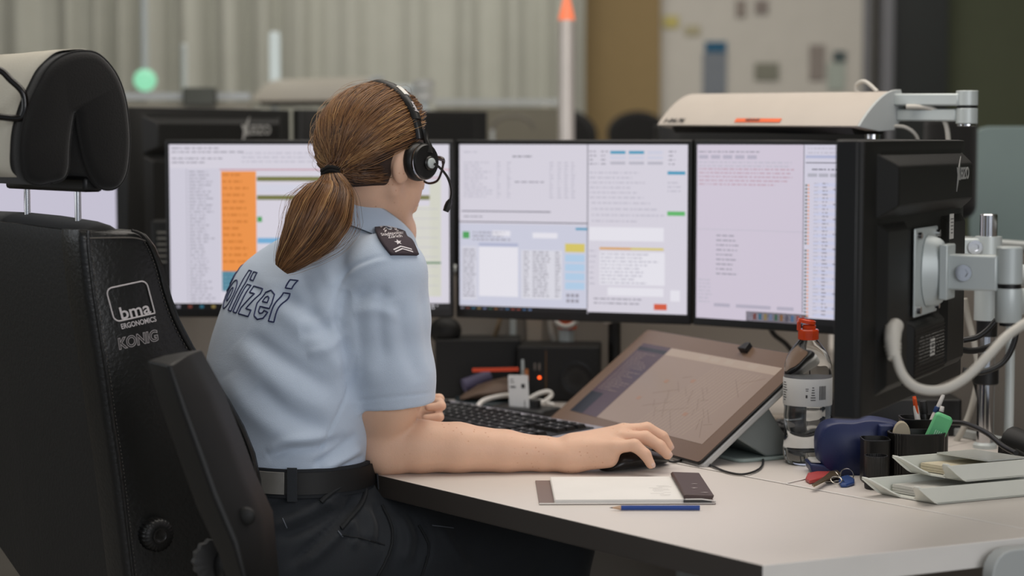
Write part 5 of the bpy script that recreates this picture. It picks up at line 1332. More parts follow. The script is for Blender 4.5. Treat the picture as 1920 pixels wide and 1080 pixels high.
# keyboard with separate keys
def keyboard(loc, d, L, Wd, label, frame_m, key_m, z=DZ, tilt=3, wide=True):
    kb_ = thing('keyboard', label, 'keyboard', tuple(loc)); F = frame(Vector(loc)+UZ*.008, d) @ R(tilt, 'X')
    MB().rbox((L, Wd, .016), .008, (0, 0, 0), F).build('case', frame_m, kb_, bevel=.002)
    MB().rbox((L-.03, Wd-.035, .002), .004, (0, -.003, .0085), F).build('key_bed', M_blk, kb_)
    p = (L-.04)/ (18.6 if wide else 15); rowd = (Wd-.045)/6.6
    protos = {}
    n = 0
    def key(cx, cy, w):
        nonlocal n
        kk = round(w, 4)
        if kk not in protos:
            b_ = MB(); h2 = rowd*.5-.0011; w2 = w/2-.0011
            b_.loft([[(-w2, -h2, 0), (w2, -h2, 0), (w2, h2, 0), (-w2, h2, 0)], [(-w2+.0018, -h2+.0015, .0065), (w2-.0018, -h2+.0015, .0065), (w2-.0018, h2-.0024, .0065), (-w2+.0018, h2-.0024, .0065)]])
            b_.mat(1); b_.box((.0035, .0028, .0002), (-w2*.35, h2*.2, .0066))
            o = b_.build('key', [key_m, mat('key_print', 'a9a9a9', .7)], kb_, smooth=False); protos[kk] = o.data
            V_ = [WM[kb_.name] @ v.co for v in o.data.vertices]
            # keep the mesh around its own origin so that it can be copied
            for v, q_ in zip(o.data.vertices, V_): v.co = q_
            X = WM[kb_.name].inverted() @ F @ T(cx, cy, .0095); o.matrix_local = X
        else:
            o = bpy.data.objects.new('key', protos[kk]); COL.objects.link(o); o.parent = kb_
            o.matrix_local = WM[kb_.name].inverted() @ F @ T(cx, cy, .0095)
        n += 1
    x0 = -L/2+.02; y0 = (Wd-.045)/2-.007-rowd/2
    rowsk = [[(1, 0), (1, 2), (1, 3), (1, 4), (1, 5), (1, 6.5), (1, 7.5), (1, 8.5), (1, 9.5), (1, 11), (1, 12), (1, 13), (1, 14)],
             [(1, i) for i in range(13)]+[(2, 13)], [(1.5, 0)]+[(1, 1.5+i) for i in range(12)]+[(1.5, 13.5)],
             [(1.8, 0)]+[(1, 1.8+i) for i in range(11)]+[(2.2, 12.8)], [(2.3, 0)]+[(1, 2.3+i) for i in range(10)]+[(2.7, 12.3)],
             [(1.4, 0), (1.2, 1.4), (1.3, 2.6), (6, 3.9), (1.3, 9.9), (1.2, 11.2), (1.3, 12.4), (1.3, 13.7)]]
    for r, row in enumerate(rowsk):
        yy = y0-r*rowd-(rowd*.15 if r else 0)
        for w, c in row: key(x0+(c+w/2)*p, yy, w*p)
        if wide:
            for k in range(3):
                if n < 99 and not (r == 3): key(x0+(15.4+k+.5)*p, yy, p)
    return kb_, F
M_key = mat('key_black', '161617', .4)
ko = Vector((-.046, 3.560, DZ))
keyboard(ko, Vector((.616, -.788, 0)), .465, .185, 'grey framed keyboard with black keys between the forearm and the tilted display', mat('keyboard_grey', '8f8d96', .45), M_key)
k2c = (G(1372, 812)+G(1560, 838))/2+Vector((.0, .02, 0)); k2c.z = DZ
k2d = G(1560, 836)-G(1372, 846); k2d.z = 0
keyboard(G(1440, 822)+Vector((.085, .015, 0)), Vector((.96, -.28, 0)), .36, .13, 'all black keyboard lying behind the plastic water bottle', M_blk, M_key, wide=False)
# tilted pen display
pdp = thing('pen_display', 'large tilted pen display with a pale map behind the mouse hand', 'display', tuple(G(1310, 868)))
BR = G(1310, 868, DZ+.008); dirb = Vector((-.447, .894, 0)); PW = .525
TRc = W(1476, 660, 3.29); upv = (TRc-BR); upv = (upv-dirb*upv.dot(dirb)); PH = upv.length; upv.normalize()
nrm = upv.cross(dirb); 
if nrm.z < 0: nrm = -nrm
xd = -dirb      # from far-left to near-right
Mp = Matrix(((xd.x, upv.x, nrm.x, 0), (xd.y, upv.y, nrm.y, 0), (xd.z, upv.z, nrm.z, 0), (0, 0, 0, 1))); Mp.translation = BR+dirb*PW/2+upv*PH/2
MB().rbox((PW, PH, .012), .008, (0, 0, -.012), Mp).build('back_housing', mat('display_grey', 'b9b9b6', .4, metal=.1), pdp, bevel=.003)
MB().rbox((PW, PH, .005), .008, (0, 0, -.0035), Mp).build('front_frame', M_blk, pdp, bevel=.001)
M_gls = mat('glass_reflection_brown', '6e5a4c', .24, spec=.28)  # brown base colour stands in for a warm reflection on black glass
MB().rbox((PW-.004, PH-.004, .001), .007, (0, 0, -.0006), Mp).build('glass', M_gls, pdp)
S = Screen(PW-.075, PH-.075)
mp0 = emis('map_ground_reflect', '8f7a6c', .76); mp1 = emis('map_line', '806c5f', .74); mp2 = emis('map_red', '93705c', .8); mp3 = emis('map_pale', 'a2907f', .8); mp4 = emis('dark_reflection_purple', '564049', .5); mp5 = emis('dark_reflection_blue', '20242f', .4)  # map browns include the reflection on the glass, put into the emission
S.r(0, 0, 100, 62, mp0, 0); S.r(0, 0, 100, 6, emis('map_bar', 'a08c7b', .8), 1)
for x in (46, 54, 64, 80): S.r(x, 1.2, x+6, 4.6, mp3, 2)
S.r(0, 0, 22, 62, mp4, 2); S.r(0, 44, 10, 62, mp5, 3); S.r(0, 3, 22, 6, mp5, 3); S.lines(2, 8, 20, 42, 1.8, mp1, seed=3)  # dark left strip painted in for the dark part of the reflection
rr = random.Random(9)
def mline(x0, y0, x1, y1, w, m):
    if m not in S.mats: S.mats.append(m)
    S.mb.mat(S.mats.index(m)); a = Vector((x0, y0)); b = Vector((x1, y1)); d = (b-a).normalized(); n_ = Vector((-d.y, d.x))*w
    pts = [a+n_, b+n_, b-n_, a-n_]; S.mb.add([(-S.w/2+S.w*p.x/100, S.h/2-S.h*p.y/62, .0003) for p in pts], [(0, 1, 2, 3)])
for k in range(26):
    x = 46+rr.random()*50; y = 8+rr.random()*42; l = 4+rr.random()*16; a = rr.choice((.9, 1.05, 1.2, -.5, 2.6))
    x1 = min(97, max(24, x+l*math.cos(a))); y1 = min(60, max(7, y+l*math.sin(a)*.8)); mline(x, y, x1, y1, .16, mp1)
for k in range(14): mline(62+k*2.4, 8, 50+k*2.6, 60, .12, mp3)
for x, y in ((40, 24), (34, 40), (56, 20), (72, 44)): S.r(x, y, x+2.5, y+2.5, mp2, 4)
Mps = Mp @ T(0, 0, .0003); S.mb.v = [tuple(Mps @ Vector(v)) for v in S.mb.v]
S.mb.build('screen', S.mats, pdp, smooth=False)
for s_ in pdp.children:
    if s_.name.startswith('screen'):
        for m_ in s_.data.materials:
            b_ = m_.node_tree.nodes['Principled BSDF']; b_.inputs['Roughness'].default_value = .2; b_.inputs['Specular IOR Level'].default_value = .22
# clip on the top edge and stand
tc_ = Mp @ Vector((.07, PH/2-.012, .0))
MB().prism([(-.012, 0), (.012, 0), (.006, .018), (-.004, .016)], -.002, .009, Mp @ T(.085, PH/2-.018, .001)).build('clip', M_blk, pdp, bevel=.001)
pv_ = Mp @ Vector((PW*.30, 0, -.02)); ft = Vector((pv_.x, pv_.y, DZ))+Vector((.894, .447, 0))*.05
MB().loft([[tuple(Mp @ Vector(p)) for p in ((PW*.46, -.05, -.019), (PW*.46, .03, -.019), (-PW*.2, .03, -.019), (-PW*.2, -.05, -.019))], [tuple(ft+(xd*a_)+Vector((.894, .447, 0))*b_+UZ*.006) for a_, b_ in ((.09, -.03), (.09, .03), (-.2, .03), (-.2, -.03))]]).build('stand', mat('stand_grey', '7f8582', .45), pdp, bevel=.003)
MB().rbox((.30, .14, .006), .02, (0, 0, .003), frame(Vector((ft.x-.04, ft.y+.04, DZ)), xd)).build('stand_foot', mat('foot_green_grey', '97a5a0', .4), pdp, bevel=.002)

# bottle
bo = G(1513, 868); br = .0388; bh = .2295
bt = thing('water_bottle', 'clear plastic water bottle with orange flip cap and white label', 'bottle', tuple(bo))
Fb = T(bo)
M_pet = mat('clear_plastic', 'f2f4f5', .04, trans=1, ior=1.18, spec=.7)
prof = [(.012, .002), (.026, .0), (.034, .002), (.0385, .012), (.0392, .025), (.0365, .038), (.0360, .050), (.0375, .062), (.0385, .078), (.0375, .090), (.0385, .096), (.0388, .140), (.0380, .150), (.0375, .160), (.0340, .172), (.0275, .184), (.0205, .193), (.0155, .199), (.0142, .203), (.0142, .212)]
def ribs(a, z): return 1+(.035*math.sin(3*a+z*120)*max(0, 1-abs(z-.05)/.045))+(.02*math.cos(8*a)*max(0, 1-abs(z-.17)/.02))
MB().lathe(prof, Fb, 64, rmod=ribs).build('bottle_body', M_pet, bt, sharp=80)
MB().lathe([(r*.95 if z > .003 else r*.8, z+.002) for r, z in prof if z < .10]+[(.0360, .100), (.0, .1001)], Fb, 64, rmod=ribs).build('water', mat('water', 'eef2f4', .0, trans=1, ior=1.33), bt, sharp=80)
MB().lathe([(.0390, .096), (.0396, .097), (.0396, .139), (.0390, .140)], Fb, 64).build('label_band', mat('bottle_label', 'c6c8c6', .55), bt)
rr = random.Random(2); M_pr = mat('print_dark', '3a3a3a', .8)
def on_b(mb, a, z, w, h):
    n = 3; vs = []
    for i in range(n+1):
        t = a+(w/.0398)*(i/n-.5); vs += [(.0399*math.cos(t), .0399*math.sin(t), z), (.0399*math.cos(t), .0399*math.sin(t), z+h)]
    mb.add(vs, [(2*i, 2*i+2, 2*i+3, 2*i+1) for i in range(n)], Fb)
bc = math.radians(-90+28); mb = MB()
for i in range(15): on_b(mb, bc+(-.006+i*.00085)/.0398, .107, .00022+.0004*rr.random(), .022)
mb.build('barcode', M_pr, bt, smooth=False); mb = MB()
for i in range(6): on_b(mb, math.radians(-86), .106+.004*i, .005*rr.random()+.003, .0014)
on_b(mb, math.radians(-100), .124, .005, .0012); on_b(mb, math.radians(-100), .121, .004, .0012); on_b(mb, math.radians(-101), .110, .003, .005)
mb.build('recycling_marks', M_pr, bt, smooth=False); mb = MB()
for i in range(8): on_b(mb, math.radians(-165), .104+.004*i, .012*rr.random()+.006, .0014)
mb.build('small_print', M_pr, bt, smooth=False)
M_cap = mat('cap_orange', 'f2521c', .22, trans=.45, ior=1.4, spec=.6)
MB().lathe([(.0150, .200), (.0165, .201), (.0165, .215), (.0150, .217), (.0, .217)], Fb, 40, rmod=lambda a, z: 1+.008*math.cos(40*a)).build('cap_base', M_cap, bt)
MB().lathe([(.0085, .216), (.0105, .2165), (.0110, .2225), (.0090, .2245), (.0, .2245)], Fb @ T(.001, 0, 0), 32).build('cap_spout', M_cap, bt)
MB().lathe([(.0120, -.0025), (.0145, -.002), (.0145, .003), (.0130, .004), (.0120, .001), (.0, .0005)], Fb @ T(-.003, 0, .2285) @ R(10, 'Y'), 40).build('cap_lid', M_cap, bt)
MB().box((.006, .008, .014), (-.0155, 0, .222), Fb).build('hinge', M_cap, bt, bevel=.001)
# blue tape dispenser
td = thing('tape_dispenser', 'dark blue rounded plastic dispenser standing right of the water bottle', 'dispenser', tuple(G(1610, 893)))
Dd = 3.06
def at(px, py, d=Dd): return W(px, py, d)
out_ = [(1540, 872), (1534, 845), (1536, 818), (1548, 799), (1570, 792), (1600, 792), (1630, 787), (1660, 789), (1690, 797), (1704, 812), (1706, 850), (1702, 892), (1600, 893), (1556, 888)]
ol = spline([at(*p) for p in out_], 5, closed=True); c_ = sum(ol, Vector())/len(ol)
def tr(k, off): return [tuple(c_+(p-c_)*k+Vector((.0, off, 0))) for p in ol]
MB().loft([tr(.90, 0), tr(.96, .003), tr(.99, .009), tr(1, .018), tr(1, .042), tr(.97, .055), tr(.9, .060)]).build('dispenser_body', mat('navy_plastic', '13204a', .42, spec=.5, bump=.08, bump_s=500), td, sharp=80)
lo_ = [(1518, 870), (1522, 888), (1560, 894), (1700, 895), (1700, 880), (1560, 880), (1545, 872)]
lp_ = [at(*p) for p in lo_]
MB().loft([[tuple(p+Vector((0, .001, 0))) for p in lp_], [tuple(p+Vector((0, .058, 0))) for p in lp_]]).build('dispenser_base', MATS['navy_plastic'], td, bevel=.003)
MB().rbox((.026, .045, .002), .006, (0, 0, 0), T(at(1536, 868)+Vector((.002, .03, 0)))).build('tape_pad', mat('pad_pale', 'b9b9b4', .5), td)
b1 = at(1658, 812)
MB().box((.022, .022, .03), (b1.x, b1.y-.012, b1.z)).build('dispenser_block', MATS['navy_plastic'], td, bevel=.002)
# keys and fobs
M_brass = mat('brass', '9a8560', .3, metal=.9); M_steel = mat('steel', 'a5a19a', .22, metal=1)
kr = thing('key_ring', 'bunch of keys with red and blue fobs lying on the desk', 'keys', tuple(G(1560, 902)))
def flat(pts, z0, z1, nm, m, bev=.0008): 
    P = [G(a, b, z0) for a, b in pts]; MB().loft([[tuple(Vector((p.x, p.y, z0))) for p in P], [tuple(Vector((p.x, p.y, z1))) for p in P]]).build(nm, m, kr, bevel=bev)
flat([(1510, 903), (1514, 894), (1545, 888), (1558, 888), (1562, 895), (1545, 902), (1518, 908)], DZ+.0005, DZ+.007, 'red_fob', mat('fob_red', 'a8403d', .4), .002)
flat([(1526, 914), (1522, 911), (1545, 896), (1556, 886), (1570, 884), (1577, 890), (1565, 898), (1552, 901)], DZ+.008, DZ+.0105, 'key', M_brass)
flat([(1548, 905), (1545, 900), (1562, 893), (1582, 893), (1588, 899), (1575, 904)], DZ+.0015, DZ+.004, 'key', M_steel)
flat([(1524, 889), (1526, 886), (1552, 884), (1556, 888)], DZ+.0005, DZ+.004, 'yellow_tag', mat('tag_yellow', 'c9a13c', .5))
flat([(1572, 908), (1575, 900), (1590, 896), (1602, 903), (1602, 910), (1588, 914), (1576, 914)], DZ+.0005, DZ+.006, 'blue_fob', mat('fob_blue', '2b4478', .4), .002)
for (a, b, rr_, tl, ax) in ((1588, 888, .010, 75, 'X'), (1576, 893, .013, 50, 'Y'), (1568, 897, .008, 30, 'X')):
    c0 = G(a, b+3, DZ+.010); MB().tube([T(c0) @ R(tl, ax) @ Vector((rr_*math.cos(t), rr_*math.sin(t), 0)) for t in [i*math.pi/12 for i in range(24)]], .0009, 8, loop=True).build('ring', M_steel, kr)
# desk organiser
og = thing('desk_organizer', 'black ribbed desk organizer with pen pots between blue dispenser and letter trays', 'organizer', tuple(G(1700, 895)))
M_org = mat('organizer_black', '171615', .4)
def pot(px, py_top, py_bot, wpx, depth, d, nm, rib=44, ribd=.022, sq=False):
    c0 = W(px, py_bot, d); h_ = W(px, py_top, d).z-DZ; a_ = wpx/FPX*d/2; b_ = depth/2; M_ = T(c0.x, d+b_, DZ)
    def rg_(s, z): 
        o_ = []
        for i in range(96):
            t = 2*math.pi*i/96; e_ = .45 if sq else .82
            k = s*(1+ribd*(math.cos(rib*t)))
            o_.append((a_*k*math.copysign(abs(math.cos(t))**e_, math.cos(t)), b_*k*math.copysign(abs(math.sin(t))**e_, math.sin(t)), z))
        return o_
    MB().loft([rg_(.97, .0), rg_(1, .003), rg_(1, h_-.004), rg_(1.02, h_-.003), rg_(1.02, h_), rg_(.95, h_), rg_(.93, .005)], M_).build(nm, M_org, og, sharp=50)
    return M_, h_
Pm, ph_ = pot(1725, 815, 897, 106, .062, 2.985, 'pen_pot')
pot(1646, 857, 915, 42, .034, 2.93, 'clip_pot', 30)
pot(1646, 826, 893, 52, .05, 2.985, 'square_pot', 4, .0, True)
Pr, phr = pot(1738, 787, 850, 88, .06, 3.075, 'rear_pot', 4, .0, True)
def pen(name, label, p0, p1, r, cols, cat='pen', grp=None):
    p0, p1 = Vector(p0), Vector(p1); t = thing(name, label, cat, tuple(p0), 0, grp); d = p1-p0
    for nm, a, b, r0, r1, m in cols: MB().tube([p0+d*a, p0+d*(a+(b-a)*.08), p0+d*(b-(b-a)*.08), p0+d*b], [r*r0*.9, r*r0, r*r1, r*r1*.85], 14).build(nm, m, t)
    return t
M_whp = mat('white_plastic', 'c9c5c0', .35); M_orp = mat('orange_plastic', 'd2501f', .35); M_blp = mat('blue_plastic', '26406f', .35)
pen('ballpoint_pen', 'white ballpoint pen with orange clip standing in the rear pen pot', W(1727, 830, 3.10), W(1714, 743, 3.11), .0045, [('barrel', 0, .8, 1, 1, M_whp), ('button', .8, 1, .8, .7, M_orp)])
MB().tube([W(1722, 785, 3.104), W(1716, 748, 3.104)], .0022, 8).build('clip', M_orp, bpy.data.objects['ballpoint_pen'])
pen('ballpoint_pen', 'white ballpoint pen with blue band leaning right in the rear pen pot', W(1730, 830, 3.11), W(1769, 740, 3.12), .0048, [('barrel', 0, .62, 1, 1, M_whp), ('blue_band', .62, .74, 1.1, 1.1, M_blp), ('button', .74, 1, .75, .65, M_whp)])
pen('ballpoint_pen', 'short white pen end beside the blue banded pen', W(1752, 830, 3.09), W(1767, 762, 3.10), .0042, [('barrel', 0, .85, 1, 1, M_blk), ('button', .85, 1, .9, .8, M_whp)])
pen('marker', 'black marker standing between the two ballpoint pens', W(1738, 830, 3.13), W(1731, 752, 3.13), .006, [('barrel', 0, .7, 1, 1, M_blk), ('cap', .7, 1, 1.05, 1, M_blk2)], 'marker')
hgl = thing('highlighter', 'green highlighter leaning out of the black ribbed pen pot', 'highlighter', tuple(W(1750, 830, 3.01)))
p0, p1 = W(1738, 850, 3.02), W(1772, 778, 3.01)
Fhh = frame(p0, p1-p0, (0, -1, .2)); Lh = (p1-p0).length
MB().rbox((Lh, .028, .014), .006, (Lh/2, 0, 0), Fhh).build('barrel', mat('highlighter_green', '63b57d', .4), hgl, bevel=.003)
mb = MB()
for i in range(4): mb.box((.009, .0012, .0004), (Lh*.55, .004-.003*i, .0073), Fhh)
mb.build('print', mat('print_palegreen', 'b9e0c2', .6), hgl, smooth=False)
er = W(1692, 815, 3.01)
MB()
tag(MB().loft([[(.0135*s*math.cos(a), y, .006+.022*s*max(0, math.sin(a))-(.012 if math.sin(a) < 0 else 0)*1) for a in [i*math.pi/12 for i in range(24)]] for s, y in ((.9, -.004), (1, -.002), (1, .002), (.9, .004))], T(er.x, er.y+.008, er.z-.008)).build('eraser', mat('eraser_beige', 'a59a84', .7)), 'beige rounded eraser end sticking out of the ribbed pen pot', 'eraser')
# letter trays
M_tray = mat('tray_grey', 'd9dbd2', .42)
def tray(o0, z0, L, Wt, H, label, fill):
    t = thing('letter_tray', label, 'tray', (o0.x, o0.y, z0), 0, None)
    M_ = Matrix(((re_.x, fe.x, 0, o0.x), (re_.y, fe.y, 0, o0.y), (0, 0, 1, z0), (0, 0, 0, 1)))
    th = .0022
    MB().box((L, Wt, th), (L/2, Wt/2, th/2+.001), M_).build('tray_floor', M_tray, t)
    pr = [(0.002, .001)]+[(-.018+.02*math.cos(k*math.pi/12), .004+(H-.004)*math.sin(k*math.pi/12)) for k in range(0, 7)]
    side = [(.0, .001), (-.006, .004), (-.018, H*.5), (-.033, H-.001), (-.034, H), (L, H), (L, .001)]
    for y in (0, Wt-th):
        MB().prism([(p[0], p[1]) for p in side], 0, th, M_ @ Matrix(((1, 0, 0, 0), (0, 0, 1, y), (0, 1, 0, 0), (0, 0, 0, 1)))).build('side_wall', M_tray, t, bevel=.0006)
    MB().box((th, Wt, H), (L-th/2, Wt/2, H/2+.001), M_).build('rear_wall', M_tray, t)
    # curved front lips left and right of the thumb cut
    for y0, y1 in ((0, Wt*.36), (Wt*.64, Wt)):
        n = 8; rows_ = []
        for i in range(n+1):
            u = i/n; y = y0+(y1-y0)*u; k = (1-u if y0 == 0 else u); hh = .004+(H-.004)*(.5-.5*math.cos(math.pi*min(1, k*1.25)))
            rows_.append([(-.033*((q)**1.3)*(hh/H), y, .001+hh*q) for q in (0, .2, .4, .6, .8, 1)])
        o = MB().loft(rows_, M_, cap=False, closed=False).build('front_lip', M_tray, t, sharp=80); sm = o.modifiers.new('s', 'SOLIDIFY'); sm.thickness = th
    return t, M_
o0 = G(1758, 947); o0.z = 0
t1, Mt1 = tray(o0, DZ, .165, .108, .026, 'lower light grey memo tray holding white paper under a second tray', None)
t2, Mt2 = tray(o0+re_*.052+fe*.002, DZ+.0285, .112, .104, .026, 'upper light grey memo tray holding cream notes, stacked on a larger tray', None)
mb = MB()
for i in range(9): mb.box((.135, .088, .0011), (.080+.0006*(i % 3), .054+.0005*(i % 2), .005+i*.0013), Mt1)
tag(mb.build('paper_stack', mat('paper_white', 'c9c7c0', .85), smooth=False), 'white paper sheets lying in the lower memo tray', 'paper')
mb = MB()
for i in range(9): mb.box((.085, .085, .0011), (.052+.0006*(i % 3), .052+.0005*(i % 2), .005+i*.0013), Mt2)
tag(mb.build('paper_stack', mat('paper_cream', 'd0c6ac', .85), smooth=False), 'cream notes lying in the upper memo tray', 'paper')
lid = MB().box((.07, .094, .002), (.078, .052, .0275), Mt2).build('clear_lid', mat('clear_sheet', 'd9dbd4', .25, trans=.3), t2)
# notepad and pencil
A_, B_, C_, D_ = G(1011, 947), G(1342, 946), G(1330, 902), G(1018, 908)
npd = thing('notepad', 'open reporter notepad with white pages and a folded dark brown cover', 'notepad', tuple((A_+C_)/2))
nx_ = (B_-A_).normalized(); wid_ = (B_-A_).length; ny_ = Vector((-nx_.y, nx_.x, 0)); dep_ = (C_-B_).dot(ny_)
Mn = Matrix(((nx_.x, ny_.x, 0, A_.x), (nx_.y, ny_.y, 0, A_.y), (0, 0, 1, DZ), (0, 0, 0, 1)))
M_brown = mat('cover_brown', '43322f', .5); M_bt = mat('cover_taupe', '7a6862', .6)
MB().box((wid_, dep_, .0014), (wid_/2, dep_/2, .0010), Mn).build('back_cover', M_bt, npd)
mb = MB()
for i in range(6): mb.box((wid_-.032-.0008*(i % 3), dep_-.003, .0008), (wid_/2+.006+.0006*(i % 2), dep_/2+.0006, .0024+i*.0009), Mn)
mb.build('pages', mat('page_white', 'dfdcd7', .85), npd, smooth=False)
MB().prism([(wid_-.045, .0074), (wid_-.004, .0078), (wid_-.002, .013), (wid_-.043, .0145), (wid_-.046, .0125)], 0, dep_-.001, Mn @ Matrix(((1, 0, 0, 0), (0, 0, -1, dep_), (0, 1, 0, 0), (0, 0, 0, 1)))).build('folded_cover', M_brown, npd, bevel=.0012)
mb = MB().tube([(wid_-.044, 0.0, .0075), (wid_-.02, -.0005, .0078), (wid_, -.0005, .005), (wid_-.001, 0, .002), (0, 0, .0018)], .0011, 6, Mn)
mb.build('page_edge', M_whp, npd)
mb = MB()
for (x, y, w, h) in ((.032, .018, .012, .004), (.022, .055, .010, .006), (.026, .09, .010, .004)): mb.prism([(x, y), (x+w/2, y+h/2), (x+w, y), (x+w/2, y-h/2)], .0147, .0149, Mn @ T(wid_-.052, 0, -.0004) )
mb.build('cover_marks', mat('mark_pale', 'a89d9a', .7), npd, smooth=False)
MB().box((.040, .0012, .0035), (wid_-.026, -.0006, .0050), Mn).build('barcode', mat('print_dark', '3a3a3a', .8), npd)
mb = MB(); rr = random.Random(3)
for k in range(10): mb.box((.01+.015*rr.random(), .0006, .0001), (wid_*.68+.02*rr.random(), .03+.009*k, .0079), Mn)
mb.build('handwriting', mat('pencil_faint', 'a9a6a4', .9), npd, smooth=False)
pc_a, pc_b = G(1143, 952, DZ+.004), G(1312, 952, DZ+.004); pn = thing('pencil', 'blue wooden pencil lying along the front of the notepad', 'pencil', tuple((pc_a+pc_b)/2))
Lp = (pc_b-pc_a).length; Fp_ = frame(pc_a, pc_b-pc_a)
def hx(r, x): return [(x, r*math.cos(a), r*math.sin(a)) for a in [i*math.pi/3 for i in range(6)]]
MB().loft([hx(.0036, .016), hx(.0036, Lp)], Fp_).build('barrel', mat('pencil_blue', '2c4688', .35), pn, smooth=False)
MB().loft([hx(.0010, .004), hx(.0036, .016)], Fp_).build('wood_tip', mat('pencil_wood', 'b89a80', .7), pn); MB().loft([hx(.0002, 0), hx(.0010, .004)], Fp_).build('lead', M_blk, pn)
# smart card in its reader
rd = thing('card_reader', 'black card reader behind the keyboard holding a white card', 'card reader', tuple(G(985, 790)))
cr0 = G(985, 778); cdir = Vector((.80, -.60, 0)); Fr = frame(Vector((cr0.x, cr0.y, DZ)), cdir)
MB().rbox((.13, .075, .016), .012, (.0, .0, .008), Fr).build('reader_base', M_blk, rd, bevel=.004)
MB().rbox((.066, .016, .022), .004, (0, 0, .020), Fr).build('slot', M_blk2, rd, bevel=.002)
cd = thing('id_card', 'white identity card standing upright in the black card reader', 'card', tuple(Fr @ Vector((0, 0, .03))))
Fcd = T(W(974, 768, 3.74)) @ Matrix.Rotation(math.atan2(-.55, .835), 4, 'Z') @ R(-3, 'Y')
MB().rbox((.045, .0655, .0009), .003, (0, .033, 0), Fcd @ R(90, 'X')).build('card', mat('card_white', 'd3d3d2', .4), cd)
mb = MB()
for x, y, w, h in ((-.014, .057, .008, .0012), (-.013, .052, .009, .0012), (-.012, .043, .012, .003), (.011, .045, .008, .008), (.013, .010, .0012, .016)): mb.box((w, .0003, h), (x, -.0008, y), Fcd)
mb.build('print', mat('print_dark', '3a3a3a', .8), cd, smooth=False)
cable('cable', [W(893, 766, 3.75), W(905, 752, 3.77), W(930, 744, 3.80), W(955, 741, 3.83), W(985, 745, 3.84)], .0045, M_cabw, 'white cable arching over the keyboard towards the card reader')
cable('cable', [W(992, 748, 3.80), W(1010, 738, 3.80), W(1028, 734, 3.80), W(1034, 741, 3.80), W(1022, 752, 3.79), W(1005, 760, 3.78), W(992, 764, 3.78), W(996, 752, 3.8), W(1012, 752, 3.8), W(1040, 760, 3.78)], .0042, M_cabw, 'white cable looped beside the white identity card')
# speaker
sp0 = W(975, 740, 3.97); spk = thing('speaker', 'black loudspeaker box with small orange light under the middle monitor', 'speaker', (W(1055, 740, 4.0).x, 3.99, DZ))
Fs_ = T(W(1056, 740, 3.93).x, 3.99, DZ) @ R(-4, 'Z'); hS = W(1000, 650, 3.93).z-DZ
MB().rbox((.165, .12, hS), .006, (-.005, 0, hS/2), Fs_).build('speaker_cabinet', M_blk2, spk, bevel=.004)
MB().lathe([(.012, 0), (.030, .003), (.034, .001), (.036, .001), (.036, 0)], Fs_ @ T(.030, -.0605, hS*.42) @ R(90, 'X'), 40).build('driver', M_blk, spk)
mb = MB()
for i in range(-6, 7):
    for j in range(-6, 7):
        if i*i+j*j < 38: mb.cyl(.0012, .0042, .0050, Fs_ @ T(.030+i*.0038+(j % 2)*.0019, -.0605, hS*.42+j*.0034) @ R(90, 'X'), 6)
mb.build('grille_holes', mat('grille_dots', '4a4744', .5), spk, smooth=False)
MB().box((.002, .002, hS*.86), (-.030, -.0606, hS*.5), Fs_).build('trim_line', mat('amber_trim', '6a4a28', .4), spk)
MB().sph(.0028, (-.043, -.0612, hS*.44), Fs_, 12).build('indicator_light', emis('led_orange', 'ff5a22', 3), spk)
for x in (-.043, -.052): MB().box((.004, .004, .014), (x, -.0612, hS*.64), Fs_).build('switch', M_steel, spk)
bx_ = W(897, 740, 4.0)
tag(MB().rbox((.172, .10, W(900, 634, 4.0).z-DZ), .004, (bx_.x, 4.02, (W(900, 634, 4.0).z+DZ)/2)).build('equipment_box', M_blk2, bevel=.003), 'plain black box standing left of the loudspeaker', 'box')
ib_ = W(1665, 745, 3.50)
tag(MB().rbox((.25, .10, ib_.z-DZ), .006, (ib_.x, 3.52, (ib_.z+DZ)/2)).build('equipment_box', M_blk, bevel=.003), 'low black box standing behind the blue dispenser under the right monitor', 'box')
# bits in front of the black box
st_a, st_b = W(886, 694, 3.86), W(972, 692, 3.84)
tb = thing('leather_pouch', 'crumpled brown leather pouch in front of the black box', 'pouch', tuple(G(915, 742)))
pb = W(915, 738, 3.88)
rings = []
for x, w, h in ((-.055, .01, .004), (-.045, .03, .012), (-.02, .04, .026), (.01, .042, .040), (.035, .04, .042), (.05, .03, .036), (.056, .01, .02)):
    rings.append([(x, w*math.cos(a), h*(.5+.5*math.sin(a))+.002*math.sin(3*a+x*90)) for a in [i*math.pi/8 for i in range(16)]])
MB().loft(rings, T(pb.x, 3.88, DZ+.012)).build('pouch_body', mat('leather_brown', '5e4c40', .6, bump=.3, bump_s=120), tb)
tag(MB().rbox((.13, .11, .012), .01, (pb.x, 3.88, DZ+.006)).build('folder', mat('teal_dark', '1d2a2e', .5), bevel=.003), 'dark teal folder lying flat under the brown pouch', 'folder')
pr_ = W(890, 714, 3.93)
tag(MB().tube([pr_+Vector((-.022, 0, -.010)), pr_+Vector((.03, .02, .006))], .014, 20).build('roll', mat('roll_violet', '56516b', .6)), 'violet grey roll behind the brown pouch', 'roll')
tag(MB().box(((st_b-st_a).length, .004, .007), M=frame((st_a+st_b)/2, st_b-st_a)).build('ruler', mat('ruler_red', 'c9492c', .4)), 'thin orange red ruler leaning in front of the black box', 'ruler')
pen('ballpoint_pen', 'silver pen standing upright behind the white identity card', W(981, 745, 3.88), W(980, 674, 3.88), .0035, [('barrel', 0, .6, 1, 1, M_blk), ('cap', .6, 1, 1, .8, M_alu)])
pen('ballpoint_pen', 'short orange pen standing just right of the silver pen', W(989, 745, 3.86), W(987, 692, 3.86), .0042, [('barrel', 0, .6, 1, 1, M_blk), ('cap', .6, 1, 1, .9, mat('pen_orange', 'b06a3a', .4))])
